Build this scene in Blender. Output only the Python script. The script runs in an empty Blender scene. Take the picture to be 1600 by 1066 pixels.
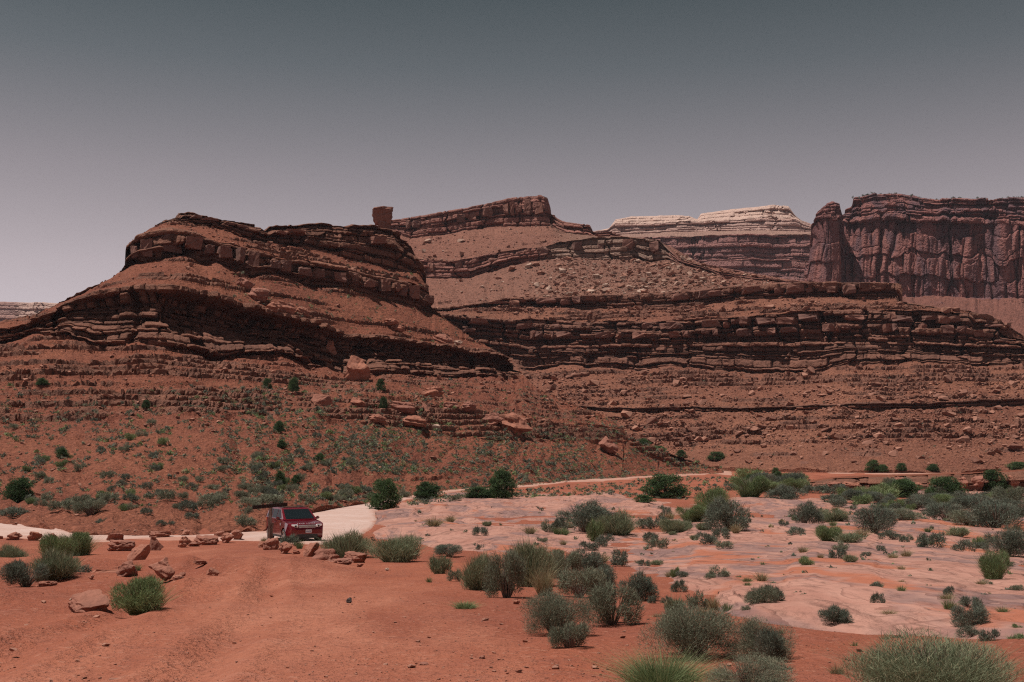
import bpy, bmesh, math, random
import numpy as np
from mathutils import Vector, Matrix

# ------------------------------------------------------------------ camera, sky, sun, exposure
scene = bpy.context.scene
COL = scene.collection
FPX, CX, CY, HOR = 40.0 / 36.0 * 1600.0, 800.0, 533.0, 716.0     # photo-pixel camera model
TH = math.atan((HOR - CY) / FPX)
cam_d = bpy.data.cameras.new('camera')
cam_d.lens = 40.0
cam_d.sensor_width = 36.0
cam_d.clip_start = 0.1
cam_d.clip_end = 20000.0
cam = bpy.data.objects.new('camera', cam_d)
cam.rotation_euler = (math.pi / 2 + TH, 0, 0)
COL.objects.link(cam)
scene.camera = cam

SUN_DIR = Vector((-0.31, -0.05, 0.95)).normalized()
sun_d = bpy.data.lights.new('sun', 'SUN')
sun_d.energy = 5.0
sun_d.angle = math.radians(0.5)
sun_d.color = (1.0, 0.95, 0.89)
sun = bpy.data.objects.new('sun', sun_d)
sun.rotation_euler = SUN_DIR.to_track_quat('Z', 'Y').to_euler()
sun.location = (0, 0, 200)
COL.objects.link(sun)

world = bpy.data.worlds.new('World')
scene.world = world
world.use_nodes = True
wt = world.node_tree
wt.nodes.clear()
w_out = wt.nodes.new('ShaderNodeOutputWorld')
w_bg = wt.nodes.new('ShaderNodeBackground')
w_sky = wt.nodes.new('ShaderNodeTexSky')
w_sky.sky_type = 'NISHITA'
w_sky.sun_disc = False
w_sky.sun_elevation = math.asin(SUN_DIR.z)
w_sky.sun_rotation = math.atan2(SUN_DIR.x, SUN_DIR.y)
w_sky.altitude = 1400
w_bg.inputs['Strength'].default_value = 0.125
w_bw = wt.nodes.new('ShaderNodeRGBToBW')
w_tc = wt.nodes.new('ShaderNodeTexCoord')
w_sep = wt.nodes.new('ShaderNodeSeparateXYZ')
w_ramp = wt.nodes.new('ShaderNodeValToRGB')
SKY_STOPS = [(0.0, (1.02, 0.90, 0.95)), (0.16, (0.93, 0.81, 0.86)), (0.24, (0.70, 0.635, 0.69)), (0.33, (0.36, 0.41, 0.455)),
             (0.42, (0.15, 0.232, 0.265)), (1.0, (0.06, 0.105, 0.13))]
cr = w_ramp.color_ramp
while len(cr.elements) < len(SKY_STOPS):
    cr.elements.new(0.5)
for e, (p, c) in zip(cr.elements, SKY_STOPS):
    e.position = p
    e.color = (*c, 1)
w_mul = wt.nodes.new('ShaderNodeMix')
w_mul.data_type = 'RGBA'
w_mul.blend_type = 'MULTIPLY'
w_mul.inputs[0].default_value = 1.0
wl = wt.links
wl.new(w_sky.outputs[0], w_bw.inputs[0])
wl.new(w_tc.outputs['Generated'], w_sep.inputs[0])
wl.new(w_sep.outputs['Z'], w_ramp.inputs[0])
wl.new(w_bw.outputs[0], w_mul.inputs[6])
wl.new(w_ramp.outputs[0], w_mul.inputs[7])
wl.new(w_mul.outputs[2], w_bg.inputs['Color'])
wl.new(w_bg.outputs[0], w_out.inputs['Surface'])

vs = scene.view_settings
vs.view_transform = 'Standard'
vs.look = 'None'
vs.exposure = 0.10
vs.gamma = 1.0
vs.use_curve_mapping = False
scene.cycles.use_denoising = False       # keep the grain and the crisp edges of a photograph
scene.cycles.filter_width = 1.2
scene.cycles.sample_clamp_indirect = 2.0

# ------------------------------------------------------------------ numeric helpers
CT, ST = math.cos(TH), math.sin(TH)

def tan_el(py):
    v = (CY - np.asarray(py, float)) / FPX
    return (ST + v * CT) / (CT - v * ST)

def x_ratio(px, py):
    v = (CY - np.asarray(py, float)) / FPX
    return ((np.asarray(px, float) - CX) / FPX) / (CT - v * ST)

def point(px, py, d):
    d = np.asarray(d, float)
    return np.stack([x_ratio(px, py) * d, d + 0 * np.asarray(px, float), tan_el(py) * d], -1)

def project(P):
    P = np.asarray(P, float)
    fw = P[..., 1] * CT + P[..., 2] * ST
    up = -P[..., 1] * ST + P[..., 2] * CT
    return CX + FPX * P[..., 0] / fw, CY - FPX * up / fw

def hsh(ix, iy=0, iz=0, seed=0):
    ix = np.asarray(ix).astype(np.int64)
    iy = np.asarray(iy).astype(np.int64)
    iz = np.asarray(iz).astype(np.int64)
    h = (ix * 374761393 + iy * 668265263 + iz * 2147483647 + seed * 974634777 + 12345) & 0xffffffff
    h = ((h ^ (h >> 13)) * 1274126177) & 0xffffffff
    h = ((h ^ (h >> 16)) * 2246822519) & 0xffffffff
    h = h ^ (h >> 15)
    return h / 4294967296.0

def sm(t):
    t = np.clip(t, 0, 1)
    return t * t * (3 - 2 * t)

def sstep(a, b, x):
    return sm((x - a) / (b - a))

def vn2(x, y, seed=0):
    ix, iy = np.floor(x), np.floor(y)
    fx, fy = sm(x - ix), sm(y - iy)
    a = hsh(ix, iy, 0, seed); b = hsh(ix + 1, iy, 0, seed)
    c = hsh(ix, iy + 1, 0, seed); d = hsh(ix + 1, iy + 1, 0, seed)
    return ((a * (1 - fx) + b * fx) * (1 - fy) + (c * (1 - fx) + d * fx) * fy) * 2 - 1

def fbm2(x, y, seed=0, o=4, g=0.5):
    x = np.asarray(x, float) + 0 * np.asarray(y, float)
    y = np.asarray(y, float) + 0 * x
    s, a, n = 0, 1.0, 0
    for i in range(o):
        s = s + a * vn2(x * 2 ** i + 17.3 * i, y * 2 ** i + 9.1 * i, seed + i)
        n += a
        a *= g
    return s / n

def vn3(p, seed=0):
    i = np.floor(p)
    f = sm(p - i)
    r = 0
    for dx in (0, 1):
        for dy in (0, 1):
            for dz in (0, 1):
                w = (f[..., 0] if dx else 1 - f[..., 0]) * (f[..., 1] if dy else 1 - f[..., 1]) * (f[..., 2] if dz else 1 - f[..., 2])
                r = r + w * hsh(i[..., 0] + dx, i[..., 1] + dy, i[..., 2] + dz, seed)
    return r * 2 - 1

def interp(x, pts):
    a = np.array(pts, float)
    return np.interp(x, a[:, 0], a[:, 1])

def smooth1(a, k):
    if k < 2:
        return a
    pad = np.concatenate([np.full(k, a[0]), a, np.full(k, a[-1])])
    ker = np.hanning(2 * k + 1)
    return np.convolve(pad, ker / ker.sum(), 'same')[k:-k]

# ------------------------------------------------------------------ mesh helpers
def link(o, parent=None):
    COL.objects.link(o)
    if parent is not None:
        o.parent = parent
    return o

def tag(o, label=None, cat=None, group=None, kind=None):
    if label: o['label'] = label
    if cat: o['category'] = cat
    if group: o['group'] = group
    if kind: o['kind'] = kind
    return o

def mesh_from_arrays(name, V, Fq, mats, smooth=False, attrs=None, midx=None):
    """V (n,3); Fq (m,k) faces all with k corners"""
    V = np.ascontiguousarray(V, dtype=np.float32)
    Fq = np.ascontiguousarray(Fq, dtype=np.int32)
    me = bpy.data.meshes.new(name)
    m, k = Fq.shape
    me.vertices.add(len(V))
    me.vertices.foreach_set('co', V.ravel())
    me.loops.add(m * k)
    me.loops.foreach_set('vertex_index', Fq.ravel())
    me.polygons.add(m)
    me.polygons.foreach_set('loop_start', np.arange(m, dtype=np.int32) * k)
    me.polygons.foreach_set('use_smooth', np.full(m, smooth, dtype=bool))
    for mt in (mats if isinstance(mats, (list, tuple)) else [mats]):
        me.materials.append(mt)
    if midx is not None:
        me.polygons.foreach_set('material_index', np.asarray(midx, dtype=np.int32))
    for an, av in (attrs or {}).items():
        at = me.attributes.new(an, 'FLOAT', 'POINT')
        at.data.foreach_set('value', np.ascontiguousarray(av, dtype=np.float32).ravel())
    me.update(calc_edges=True)
    return me

def grid_faces(nr, nc, keep=None):
    i = np.arange((nr - 1) * (nc - 1))
    r, c = i // (nc - 1), i % (nc - 1)
    a = r * nc + c
    f = np.stack([a, a + 1, a + nc + 1, a + nc], 1)
    return f if keep is None else f[keep.ravel()]

def obj(name, me, parent=None):
    return link(bpy.data.objects.new(name, me), parent)

def empty(name, loc=(0, 0, 0), rz=0.0):
    o = bpy.data.objects.new(name, None)
    o.location = loc
    o.rotation_euler = (0, 0, rz)
    o.empty_display_size = 0.2
    return link(o)

# ------------------------------------------------------------------ materials
class NT:
    def __init__(self, name):
        self.m = bpy.data.materials.new(name)
        self.m.use_nodes = True
        self.t = self.m.node_tree
        self.t.nodes.clear()
        self.out = self.n('ShaderNodeOutputMaterial')
        self.bsdf = self.n('ShaderNodeBsdfPrincipled')
        self.l(self.bsdf.outputs[0], self.out.inputs[0])
        self.bsdf.inputs['Specular IOR Level'].default_value = 0.15
        self.bsdf.inputs['Roughness'].default_value = 0.9
    def n(self, typ, **kw):
        nd = self.t.nodes.new(typ)
        for k, v in kw.items():
            setattr(nd, k, v)
        return nd
    def l(self, a, b):
        self.t.links.new(a, b)
    def pos(self):
        if not hasattr(self, '_p'):
            self._p = self.n('ShaderNodeNewGeometry').outputs['Position']
        return self._p
    def objco(self):
        if not hasattr(self, '_o'):
            self._o = self.n('ShaderNodeTexCoord').outputs['Object']
        return self._o
    def scaled(self, vec, s):
        m = self.n('ShaderNodeMapping')
        m.inputs['Scale'].default_value = s if isinstance(s, (tuple, list)) else (s, s, s)
        self.l(vec, m.inputs[0])
        return m.outputs[0]
    def noise(self, vec, scale=1.0, detail=4, rough=0.6, dist=0.0):
        nd = self.n('ShaderNodeTexNoise')
        nd.inputs['Scale'].default_value = scale
        nd.inputs['Detail'].default_value = detail
        nd.inputs['Roughness'].default_value = rough
        nd.inputs['Distortion'].default_value = dist
        self.l(vec, nd.inputs['Vector'])
        return nd.outputs[0]
    def attr(self, name):
        return self.n('ShaderNodeAttribute', attribute_name=name).outputs['Fac']
    def val(self, op, a, b=0.0, clamp=False):
        nd = self.n('ShaderNodeMath', operation=op, use_clamp=clamp)
        for i, v in enumerate((a, b)):
            if isinstance(v, (int, float)):
                nd.inputs[i].default_value = v
            else:
                self.l(v, nd.inputs[i])
        return nd.outputs[0]
    def rng(self, v, a, b, c=0.0, d=1.0):
        nd = self.n('ShaderNodeMapRange')
        self.l(v, nd.inputs[0])
        for i, x in enumerate((a, b, c, d)):
            nd.inputs[1 + i].default_value = x
        return nd.outputs[0]
    def mix(self, f, a, b, mode='MIX'):
        nd = self.n('ShaderNodeMix', data_type='RGBA', blend_type=mode)
        for i, v in ((0, f), (6, a), (7, b)):
            if isinstance(v, (int, float)):
                nd.inputs[i].default_value = v
            elif isinstance(v, tuple):
                nd.inputs[i].default_value = (*v, 1)
            else:
                self.l(v, nd.inputs[i])
        return nd.outputs[2]
    def bump(self, h, strength=0.5, dist=0.1):
        nd = self.n('ShaderNodeBump')
        nd.inputs['Strength'].default_value = strength
        nd.inputs['Distance'].default_value = dist
        self.l(h, nd.inputs['Height'])
        self.l(nd.outputs[0], self.bsdf.inputs['Normal'])
    def color(self, c):
        if isinstance(c, tuple):
            self.bsdf.inputs['Base Color'].default_value = (*c, 1)
        else:
            self.l(c, self.bsdf.inputs['Base Color'])
        return self.m

def terrain_mat(name, soil_a, soil_b, rock_a, rock_b, px=0.15, pale=None, streak=None):
    """soil on slopes, bedded rock where the 'rock' attribute is high; px = size in metres of one photo pixel there"""
    m = NT(name)
    p = m.pos()
    big = m.noise(p, 0.035 / px * 0.15, 3)
    mid = m.noise(p, 0.9 * 0.15 / px, 5, 0.7)
    fine = m.noise(p, 3.2 * 0.15 / px, 3, 0.7)
    soil = m.mix(m.rng(big, 0.35, 0.65), soil_a, soil_b)
    soil = m.mix(m.rng(mid, 0.40, 0.66, 0.0, 0.7), soil, tuple(c * 0.55 for c in soil_b))
    soil = m.mix(m.rng(fine, 0.54, 0.68, 0.0, 0.7), soil, tuple(min(1, c * 1.6 + 0.02) for c in soil_a))
    soil = m.mix(m.rng(fine, 0.46, 0.34, 0.0, 0.7), soil, tuple(c * 0.45 for c in soil_b))
    tone = m.attr('tone')
    tt = m.val('ADD', tone, m.rng(mid, 0.3, 0.7, -0.25, 0.25), True)
    rock = m.mix(tt, rock_a, rock_b)
    flat = m.noise(m.scaled(p, (0.12, 0.12, 1.6)), 0.15 / px, 4, 0.65)
    rock = m.mix(m.rng(flat, 0.4, 0.7, 0.0, 0.55), rock, tuple(c * 0.5 for c in rock_a))
    if streak:
        st = m.noise(m.scaled(p, (1.0, 1.0, 0.07)), 0.09, 5, 0.6)
        rock = m.mix(m.rng(st, 0.46, 0.58, 0.0, 0.85), rock, streak)
    if pale:
        pa = m.attr('pale')
        rock = m.mix(pa, rock, pale)
        soil = m.mix(m.val('MULTIPLY', pa, 0.8), soil, tuple(c * 0.75 for c in pale))
    rk = m.attr('rock')
    rk = m.rng(m.val('ADD', rk, m.rng(mid, 0.3, 0.7, -0.3, 0.3)), 0.35, 0.65)
    c = m.mix(rk, soil, rock)
    m.bump(m.val('ADD', mid, m.val('MULTIPLY', fine, 0.7)), 1.0, 4.0 * px)
    return m.color(c)

MAT = {}
MAT['butte'] = terrain_mat('butte_rock', (0.265, 0.092, 0.052), (0.195, 0.060, 0.036), (0.145, 0.066, 0.047), (0.28, 0.120, 0.078), 0.13)
MAT['wall'] = terrain_mat('wall_rock', (0.265, 0.108, 0.067), (0.195, 0.072, 0.046), (0.145, 0.068, 0.050), (0.29, 0.128, 0.087), 0.22)
MAT['back'] = terrain_mat('back_rock', (0.27, 0.112, 0.076), (0.22, 0.086, 0.060), (0.22, 0.100, 0.080), (0.36, 0.155, 0.12), 0.32, pale=(0.27, 0.21, 0.16))
MAT['pale'] = terrain_mat('pale_mesa_rock', (0.34, 0.18, 0.13), (0.28, 0.14, 0.11), (0.22, 0.108, 0.105), (0.38, 0.170, 0.140), 0.7, pale=(0.58, 0.39, 0.32))
MAT['far'] = terrain_mat('far_cliff_rock', (0.23, 0.090, 0.066), (0.19, 0.075, 0.056), (0.225, 0.090, 0.084), (0.34, 0.142, 0.118), 0.5, streak=(0.125, 0.068, 0.076))

def soil_mat():
    m = NT('red_soil')
    p = m.pos()
    big = m.noise(m.scaled(p, (0.16, 0.10, 1)), 1.0, 4, 0.6, 0.8)
    mid = m.noise(p, 0.9, 6, 0.7)
    fine = m.noise(p, 9.0, 4, 0.7)
    tyre = m.noise(m.scaled(p, (0.55, 0.14, 1)), 1.0, 5, 0.62, 0.5)
    c = m.mix(m.rng(big, 0.35, 0.65), (0.32, 0.099, 0.055), (0.225, 0.064, 0.037))
    c = m.mix(m.rng(mid, 0.42, 0.70, 0, 0.6), c, (0.25, 0.083, 0.055))
    c = m.mix(m.val('MULTIPLY', m.rng(tyre, 0.40, 0.62, 0.1, 0.75), m.attr('track')), c, (0.40, 0.152, 0.094))
    c = m.mix(m.rng(tyre, 0.56, 0.72, 0, 0.35), c, (0.42, 0.165, 0.105))
    c = m.mix(m.rng(fine, 0.56, 0.70, 0, 0.6), c, (0.42, 0.20, 0.14))
    c = m.mix(m.rng(fine, 0.44, 0.32, 0, 0.7), c, (0.21, 0.075, 0.052))
    crack = m.noise(m.scaled(p, (0.35, 1.3, 1)), 2.0, 6, 0.72, 0.8)
    c = m.mix(m.rng(crack, 0.58, 0.70, 0, 0.5), c, (0.20, 0.075, 0.054))
    c = m.mix(m.rng(crack, 0.42, 0.30, 0, 0.4), c, (0.42, 0.18, 0.125))
    m.bump(m.val('ADD', mid, m.val('MULTIPLY', fine, 0.35)), 0.9, 0.30)
    return m.color(c)

def road_mat():
    m = NT('pale_road_dust')
    p = m.pos()
    a = m.noise(p, 0.25, 4, 0.6)
    b = m.noise(p, 2.5, 5, 0.7)
    c = m.mix(m.rng(a, 0.35, 0.68), (0.50, 0.365, 0.325), (0.42, 0.275, 0.23))
    c = m.mix(m.rng(b, 0.45, 0.7, 0, 0.6), c, (0.44, 0.25, 0.19))
    rut = m.noise(m.scaled(p, (0.5, 1.6, 1)), 0.9, 5, 0.65, 0.6)
    c = m.mix(m.rng(rut, 0.52, 0.66, 0, 0.6), c, (0.40, 0.235, 0.185))
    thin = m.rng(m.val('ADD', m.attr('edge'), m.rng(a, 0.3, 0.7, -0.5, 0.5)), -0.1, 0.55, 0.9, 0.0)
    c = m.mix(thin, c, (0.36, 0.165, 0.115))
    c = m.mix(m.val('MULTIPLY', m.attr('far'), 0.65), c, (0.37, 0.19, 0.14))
    m.bump(m.val('ADD', b, rut), 0.7, 0.15)
    return m.color(c)

def slick_mat():
    m = NT('slickrock_stone')
    p = m.pos()
    band = m.noise(m.scaled(p, (0.35, 0.13, 2.0)), 1.0, 4, 0.6, 1.0)
    varn = m.noise(m.scaled(p, (0.24, 0.10, 1.0)), 1.0, 4, 0.6, 1.0)
    b = m.noise(p, 1.4, 5, 0.62)
    sand = m.noise(m.scaled(p, (0.2, 0.1, 1)), 1.0, 4, 0.6)
    c = m.mix(m.rng(band, 0.35, 0.65), (0.385, 0.195, 0.150), (0.30, 0.138, 0.104))
    c = m.mix(m.rng(varn, 0.48, 0.57, 0, 0.8), c, (0.165, 0.100, 0.096))
    c = m.mix(m.rng(b, 0.55, 0.72, 0, 0.35), c, (0.46, 0.265, 0.205))
    saw = m.val('FRACT', m.val('MULTIPLY', m.noise(m.scaled(p, (0.30, 0.16, 1.5)), 1.0, 3, 0.55, 0.8), 9.0))
    c = m.mix(m.rng(saw, 0.86, 0.97, 0, 0.55), c, (0.17, 0.080, 0.062))
    c = m.mix(m.rng(saw, 0.0, 0.5, 0.35, 0.0), c, (0.43, 0.235, 0.182))
    c = m.mix(m.rng(sand, 0.56, 0.61, 0, 0.9), c, (0.335, 0.112, 0.064))
    m.bump(m.val('ADD', m.val('MULTIPLY', saw, -0.5), m.val('ADD', band, m.val('MULTIPLY', b, 0.6))), 1.0, 0.35)
    return m.color(c)

def stone_mat(name, a, b, dark):
    m = NT(name)
    p = m.objco()
    rnd = m.n('ShaderNodeObjectInfo').outputs['Random']
    w = m.pos()
    n1 = m.noise(w, 1.3, 5, 0.65)
    n2 = m.noise(w, 6.0, 5, 0.7)
    c = m.mix(m.val('FRACT', m.val('ADD', rnd, m.val('MULTIPLY', m.attr('tone'), 3.7))), a, b)
    c = m.mix(m.rng(n1, 0.45, 0.7, 0, 0.6), c, dark)
    c = m.mix(m.rng(n2, 0.55, 0.75, 0, 0.45), c, tuple(min(1, x * 1.5) for x in a))
    m.bump(m.val('ADD', n1, m.val('MULTIPLY', n2, 0.4)), 0.7, 0.12)
    return m.color(c)

def leaf_mat(name, a, b, dry, dry_amt=0.35):
    m = NT(name)
    t = m.attr('tone')
    rnd = m.n('ShaderNodeObjectInfo').outputs['Random']
    c = m.mix(m.val('ADD', m.val('MULTIPLY', t, 0.65), m.val('MULTIPLY', rnd, 0.4), True), a, b)
    c = m.mix(m.rng(t, 1.0 - dry_amt, 1.0, 0, 0.9), c, dry)
    m.bsdf.inputs['Roughness'].default_value = 0.8
    m.bsdf.inputs['Specular IOR Level'].default_value = 0.1
    tr = m.n('ShaderNodeBsdfTranslucent')
    ad = m.n('ShaderNodeMixShader')
    ad.inputs[0].default_value = 0.22
    m.l(c, tr.inputs[0])
    m.l(m.bsdf.outputs[0], ad.inputs[1])
    m.l(tr.outputs[0], ad.inputs[2])
    m.l(ad.outputs[0], m.out.inputs[0])
    return m.color(c)

def plain(name, col, rough=0.6, metal=0.0, spec=0.5, coat=0.0):
    m = NT(name)
    n = m.noise(m.objco(), 3.0, 4, 0.6)
    m.bsdf.inputs['Roughness'].default_value = rough
    m.bsdf.inputs['Metallic'].default_value = metal
    m.bsdf.inputs['Specular IOR Level'].default_value = spec
    m.bsdf.inputs['Coat Weight'].default_value = coat
    m.bsdf.inputs['Coat Roughness'].default_value = 0.05
    return m.color(m.mix(m.rng(n, 0.3, 0.7, 0, 1), tuple(c * 0.92 for c in col), tuple(min(1, c * 1.06) for c in col)))

MAT['soil'] = soil_mat()
MAT['road'] = road_mat()
MAT['slick'] = slick_mat()
MAT['boulder'] = stone_mat('boulder_stone', (0.32, 0.130, 0.085), (0.25, 0.105, 0.076), (0.13, 0.060, 0.046))
MAT['block'] = stone_mat('block_stone', (0.24, 0.106, 0.076), (0.155, 0.078, 0.062), (0.095, 0.052, 0.047))
MAT['rubble'] = stone_mat('rubble_stone', (0.36, 0.175, 0.122), (0.16, 0.070, 0.050), (0.2, 0.09, 0.065))
MAT['pale_rubble'] = stone_mat('pale_rubble_stone', (0.43, 0.30, 0.235), (0.33, 0.20, 0.15), (0.24, 0.14, 0.105))
MAT['sage'] = leaf_mat('sage_leaf', (0.095, 0.108, 0.075), (0.225, 0.232, 0.160), (0.30, 0.23, 0.16), 0.22)
MAT['dark'] = leaf_mat('dark_shrub_leaf', (0.075, 0.090, 0.070), (0.165, 0.180, 0.135), (0.22, 0.165, 0.125), 0.2)
MAT['green'] = leaf_mat('green_shrub_leaf', (0.095, 0.135, 0.062), (0.225, 0.27, 0.125), (0.28, 0.25, 0.15), 0.18)
MAT['ephedra'] = leaf_mat('ephedra_stem', (0.105, 0.130, 0.078), (0.245, 0.265, 0.160), (0.36, 0.28, 0.18), 0.28)
MAT['dry'] = leaf_mat('dry_grass_blade', (0.20, 0.17, 0.09), (0.34, 0.27, 0.155), (0.42, 0.31, 0.21), 0.4)
MAT['juniper'] = leaf_mat('juniper_leaf', (0.034, 0.064, 0.032), (0.10, 0.15, 0.062), (0.12, 0.12, 0.06), 0.08)
MAT['twig'] = plain('grey_twig', (0.17, 0.125, 0.10), 0.9, spec=0.1)
MAT['bark'] = plain('juniper_bark', (0.15, 0.10, 0.075), 0.95, spec=0.1)

# ------------------------------------------------------------------ ground
G_PTS = [(0, -1.55), (5, -1.62), (10, -1.75), (20, -2.3), (40, -3.5), (61, -4.4), (90, -4.55), (150, -4.0), (250, -3.3), (400, -2.6), (6000, -2.6)]
_gx = np.linspace(0, 420, 2101)
_gz = smooth1(interp(_gx, G_PTS), 25)

def g_base(Y):
    return np.interp(Y, _gx, _gz)

def poly_mask(px, py, poly, soft):
    """signed field in photo pixels: >0 inside"""
    poly = np.array(poly, float)
    n = len(poly)
    inside = np.zeros(px.shape, bool)
    dist = np.full(px.shape, 1e9)
    for i in range(n):
        x1, y1 = poly[i]
        x2, y2 = poly[(i + 1) % n]
        cond = ((y1 > py) != (y2 > py)) & (px < (x2 - x1) * (py - y1) / (y2 - y1 + 1e-9) + x1)
        inside ^= cond
        ex, ey = x2 - x1, (y2 - y1)
        t = np.clip(((px - x1) * ex + (py - y1) * ey) / (ex * ex + ey * ey + 1e-9), 0, 1)
        # rows are foreshortened: weigh vertical pixels more
        dist = np.minimum(dist, np.hypot((px - x1 - t * ex) * 0.35, (py - y1 - t * ey)))
    return np.clip(np.where(inside, dist, -dist) / soft, -1, 1)

ROAD_POLY = [(-500, 806), (0, 812), (74, 819), (111, 831), (200, 835), (300, 835), (415, 829), (455, 806), (490, 795), (540, 786), (570, 783),
             (624, 775.5), (702, 764.5), (810, 756), (878, 749.5), (1050, 740.5), (1092, 731), (1171, 729), (1263, 733), (1313, 736), (1450, 739), (1700, 735),
             (1700, 739), (1450, 743), (1313, 740), (1263, 737.5), (1180, 733), (1140, 737), (1150, 746), (1118, 741), (1050, 745.5), (878, 756), (810, 763), (702, 770.5),
             (650, 780), (612, 789), (588, 800), (592, 815), (575, 832), (545, 846), (500, 853), (388, 846), (203, 843), (142, 847), (0, 842), (-500, 834)]
SLICK_POLY = [(565, 838), (590, 805), (700, 781), (850, 774), (1100, 780), (1280, 776), (1450, 772), (1950, 770), (1950, 1010), (1600, 1012), (1500, 1000), (1350, 992), (1180, 968),
              (1120, 925), (1000, 905), (860, 872), (760, 868), (660, 862)]

gpx = np.arange(-330, 1931, 2.0)
_rows_py = np.concatenate([np.arange(1420, 1110, -12.0), np.arange(1110, 738, -1.25)])
_Yt = np.linspace(2.5, 260, 20000)
_pyt = project(np.stack([0 * _Yt, _Yt, g_base(_Yt)], -1))[1]
rowsY = np.interp(-_rows_py, -_pyt, _Yt)
rowsY = np.concatenate([[0.3, 1.5], rowsY[rowsY > 2.6], [275, 300, 340, 400, 500, 700, 1000, 1600, 2600, 4000]])
GU = (gpx - CX) / FPX
GX = GU[None, :] * rowsY[:, None]
GYY = np.repeat(rowsY[:, None], len(gpx), 1)
near_w = np.maximum(0, 12 - GYY)
GX = GX * (1 + near_w * 0.12)

def ground_parts(X, Y):
    base = g_base(Y)
    px, py = project(np.stack([X, Y, base], -1))
    road = poly_mask(px, py, ROAD_POLY, 3.0)
    slick = poly_mask(px, py, SLICK_POLY, 14.0)
    slick = np.clip(slick + 1.6 * np.exp(-((px - 640) / 80) ** 2 - ((py - 812) / 24) ** 2) * (slick > -0.9), -1, 1.9)
    onr = sstep(-1.0, 0.3, road)
    lump = 0.16 * fbm2(X / 9, Y / 9, 3, 4) + 0.05 * fbm2(X / 1.6, Y / 1.6, 9, 3)
    lump = lump * np.clip(Y / 25, 0.35, 1.0) * np.clip((400 - Y) / 150, 0, 1)
    # low bank of darker earth at the lower left and a berm behind the row of road stones
    bank = 0.38 * sstep(0.25, 0.75, fbm2(X / 5 + 3, Y / 3.5, 21, 3) * 0.5 + 0.5) * sstep(-2.5, -6.0, X) * sstep(40, 28, Y) * sstep(9, 15, Y)
    sandmound = 0.35 * sstep(0.0, 0.6, fbm2(X / 7, Y / 10, 31, 3)) * sstep(0.4, -0.5, slick) * sstep(1, 6, X)
    z = base + lump * (1 - 0.85 * onr) + (bank + sandmound) * (1 - onr)
    return z, base, road, slick, onr

def slick_height(X, Y, z, base, slick):
    sc = np.clip(Y / 45, 0.35, 1.5)
    dome = fbm2(X / (5.5 * sc) + 5, Y / (11 * sc), 41, 4)
    f = slick * 0.48 - 0.15 + 1.2 * dome + 0.12 * fbm2(X / 1.5, Y / 2.5, 44, 3)
    q = np.clip(f, -1, 1.4)
    st = q * 3.2
    ter = (np.floor(st) + sm((st - np.floor(st)) * 3.5)) / 3.2
    h = (0.5 * q + 0.5 * ter) * 0.42 * sc
    return base + h + 0.03 * fbm2(X / 0.8, Y / 1.2, 47, 3), f

GZ, GB, GROAD, GSLICK, GON = ground_parts(GX, GYY)
SZ, SF = slick_height(GX, GYY, GZ, GB, GSLICK)
RZ = GB + 0.10 * np.clip(GROAD + 1.0 * fbm2(GX / 3.0, GYY / 4.5, 51, 4) - 0.1, -1, 0.8) + 0.015 * fbm2(GX / 2, GYY / 2, 52, 3)
nr, nc = GX.shape
TRACK_POLY = [(-300, 1010), (100, 990), (300, 940), (345, 890), (300, 866), (400, 862), (470, 888), (590, 905), (700, 945), (830, 1010), (900, 1120), (900, 1500), (-300, 1500)]
_gpx, _gpy = project(np.stack([GX, GYY, GB], -1))
GTRACK = sstep(-0.6, 0.8, poly_mask(_gpx, _gpy, TRACK_POLY, 25.0) + 0.5 * fbm2(GX / 2.0, GYY / 3.0, 91, 3)) * (GYY > 3)
for off in (-1.0, 0.75):                      # shallow wheel ruts running up the clearing towards the car
    rx = np.interp(GYY, [4, 9, 16, 26, 40, 55], [-3.4, -3.3, -4.2, -6.2, -8.6, -10.5]) + off
    GZ = GZ - (0.11 * np.exp(-((GX - rx) / 0.24) ** 2) - 0.05 * np.exp(-((np.abs(GX - rx) - 0.42) / 0.16) ** 2)) * sstep(3, 8, GYY) * sstep(44, 34, GYY) * (0.6 + 0.6 * fbm2(GX / 3, GYY / 4, 93, 2))
g_me = mesh_from_arrays('ground', np.stack([GX, GYY, GZ], -1).reshape(-1, 3), grid_faces(nr, nc), MAT['soil'], True, {'track': GTRACK})
ground = tag(obj('ground', g_me), 'red desert soil of the flats and the bare foreground', 'ground', kind='structure')

def sub_sheet(name, Z, cond, mat, label, cat, attrs=None):
    k = cond[:-1, :-1] | cond[1:, :-1] | cond[:-1, 1:] | cond[1:, 1:]
    f = grid_faces(nr, nc, k)
    used = np.unique(f)
    remap = np.zeros(nr * nc, np.int64)
    remap[used] = np.arange(len(used))
    V = np.stack([GX, GYY, Z], -1).reshape(-1, 3)[used]
    return tag(obj(name, mesh_from_arrays(name, V, remap[f], mat, True, {k_: a_.ravel()[used] for k_, a_ in (attrs or {}).items()})), label, cat, kind='structure')

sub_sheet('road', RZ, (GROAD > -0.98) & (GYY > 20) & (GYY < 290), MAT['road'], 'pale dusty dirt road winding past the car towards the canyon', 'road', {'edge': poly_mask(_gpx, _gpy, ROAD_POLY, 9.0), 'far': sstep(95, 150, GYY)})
sub_sheet('slickrock', SZ, (SF > -0.45) & (GSLICK > -0.98) & (GYY > 5) & (GYY < 260) & (GROAD < 0.2), MAT['slick'], 'pale pink slickrock pavement spreading over the right half of the flats', 'rock')

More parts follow.
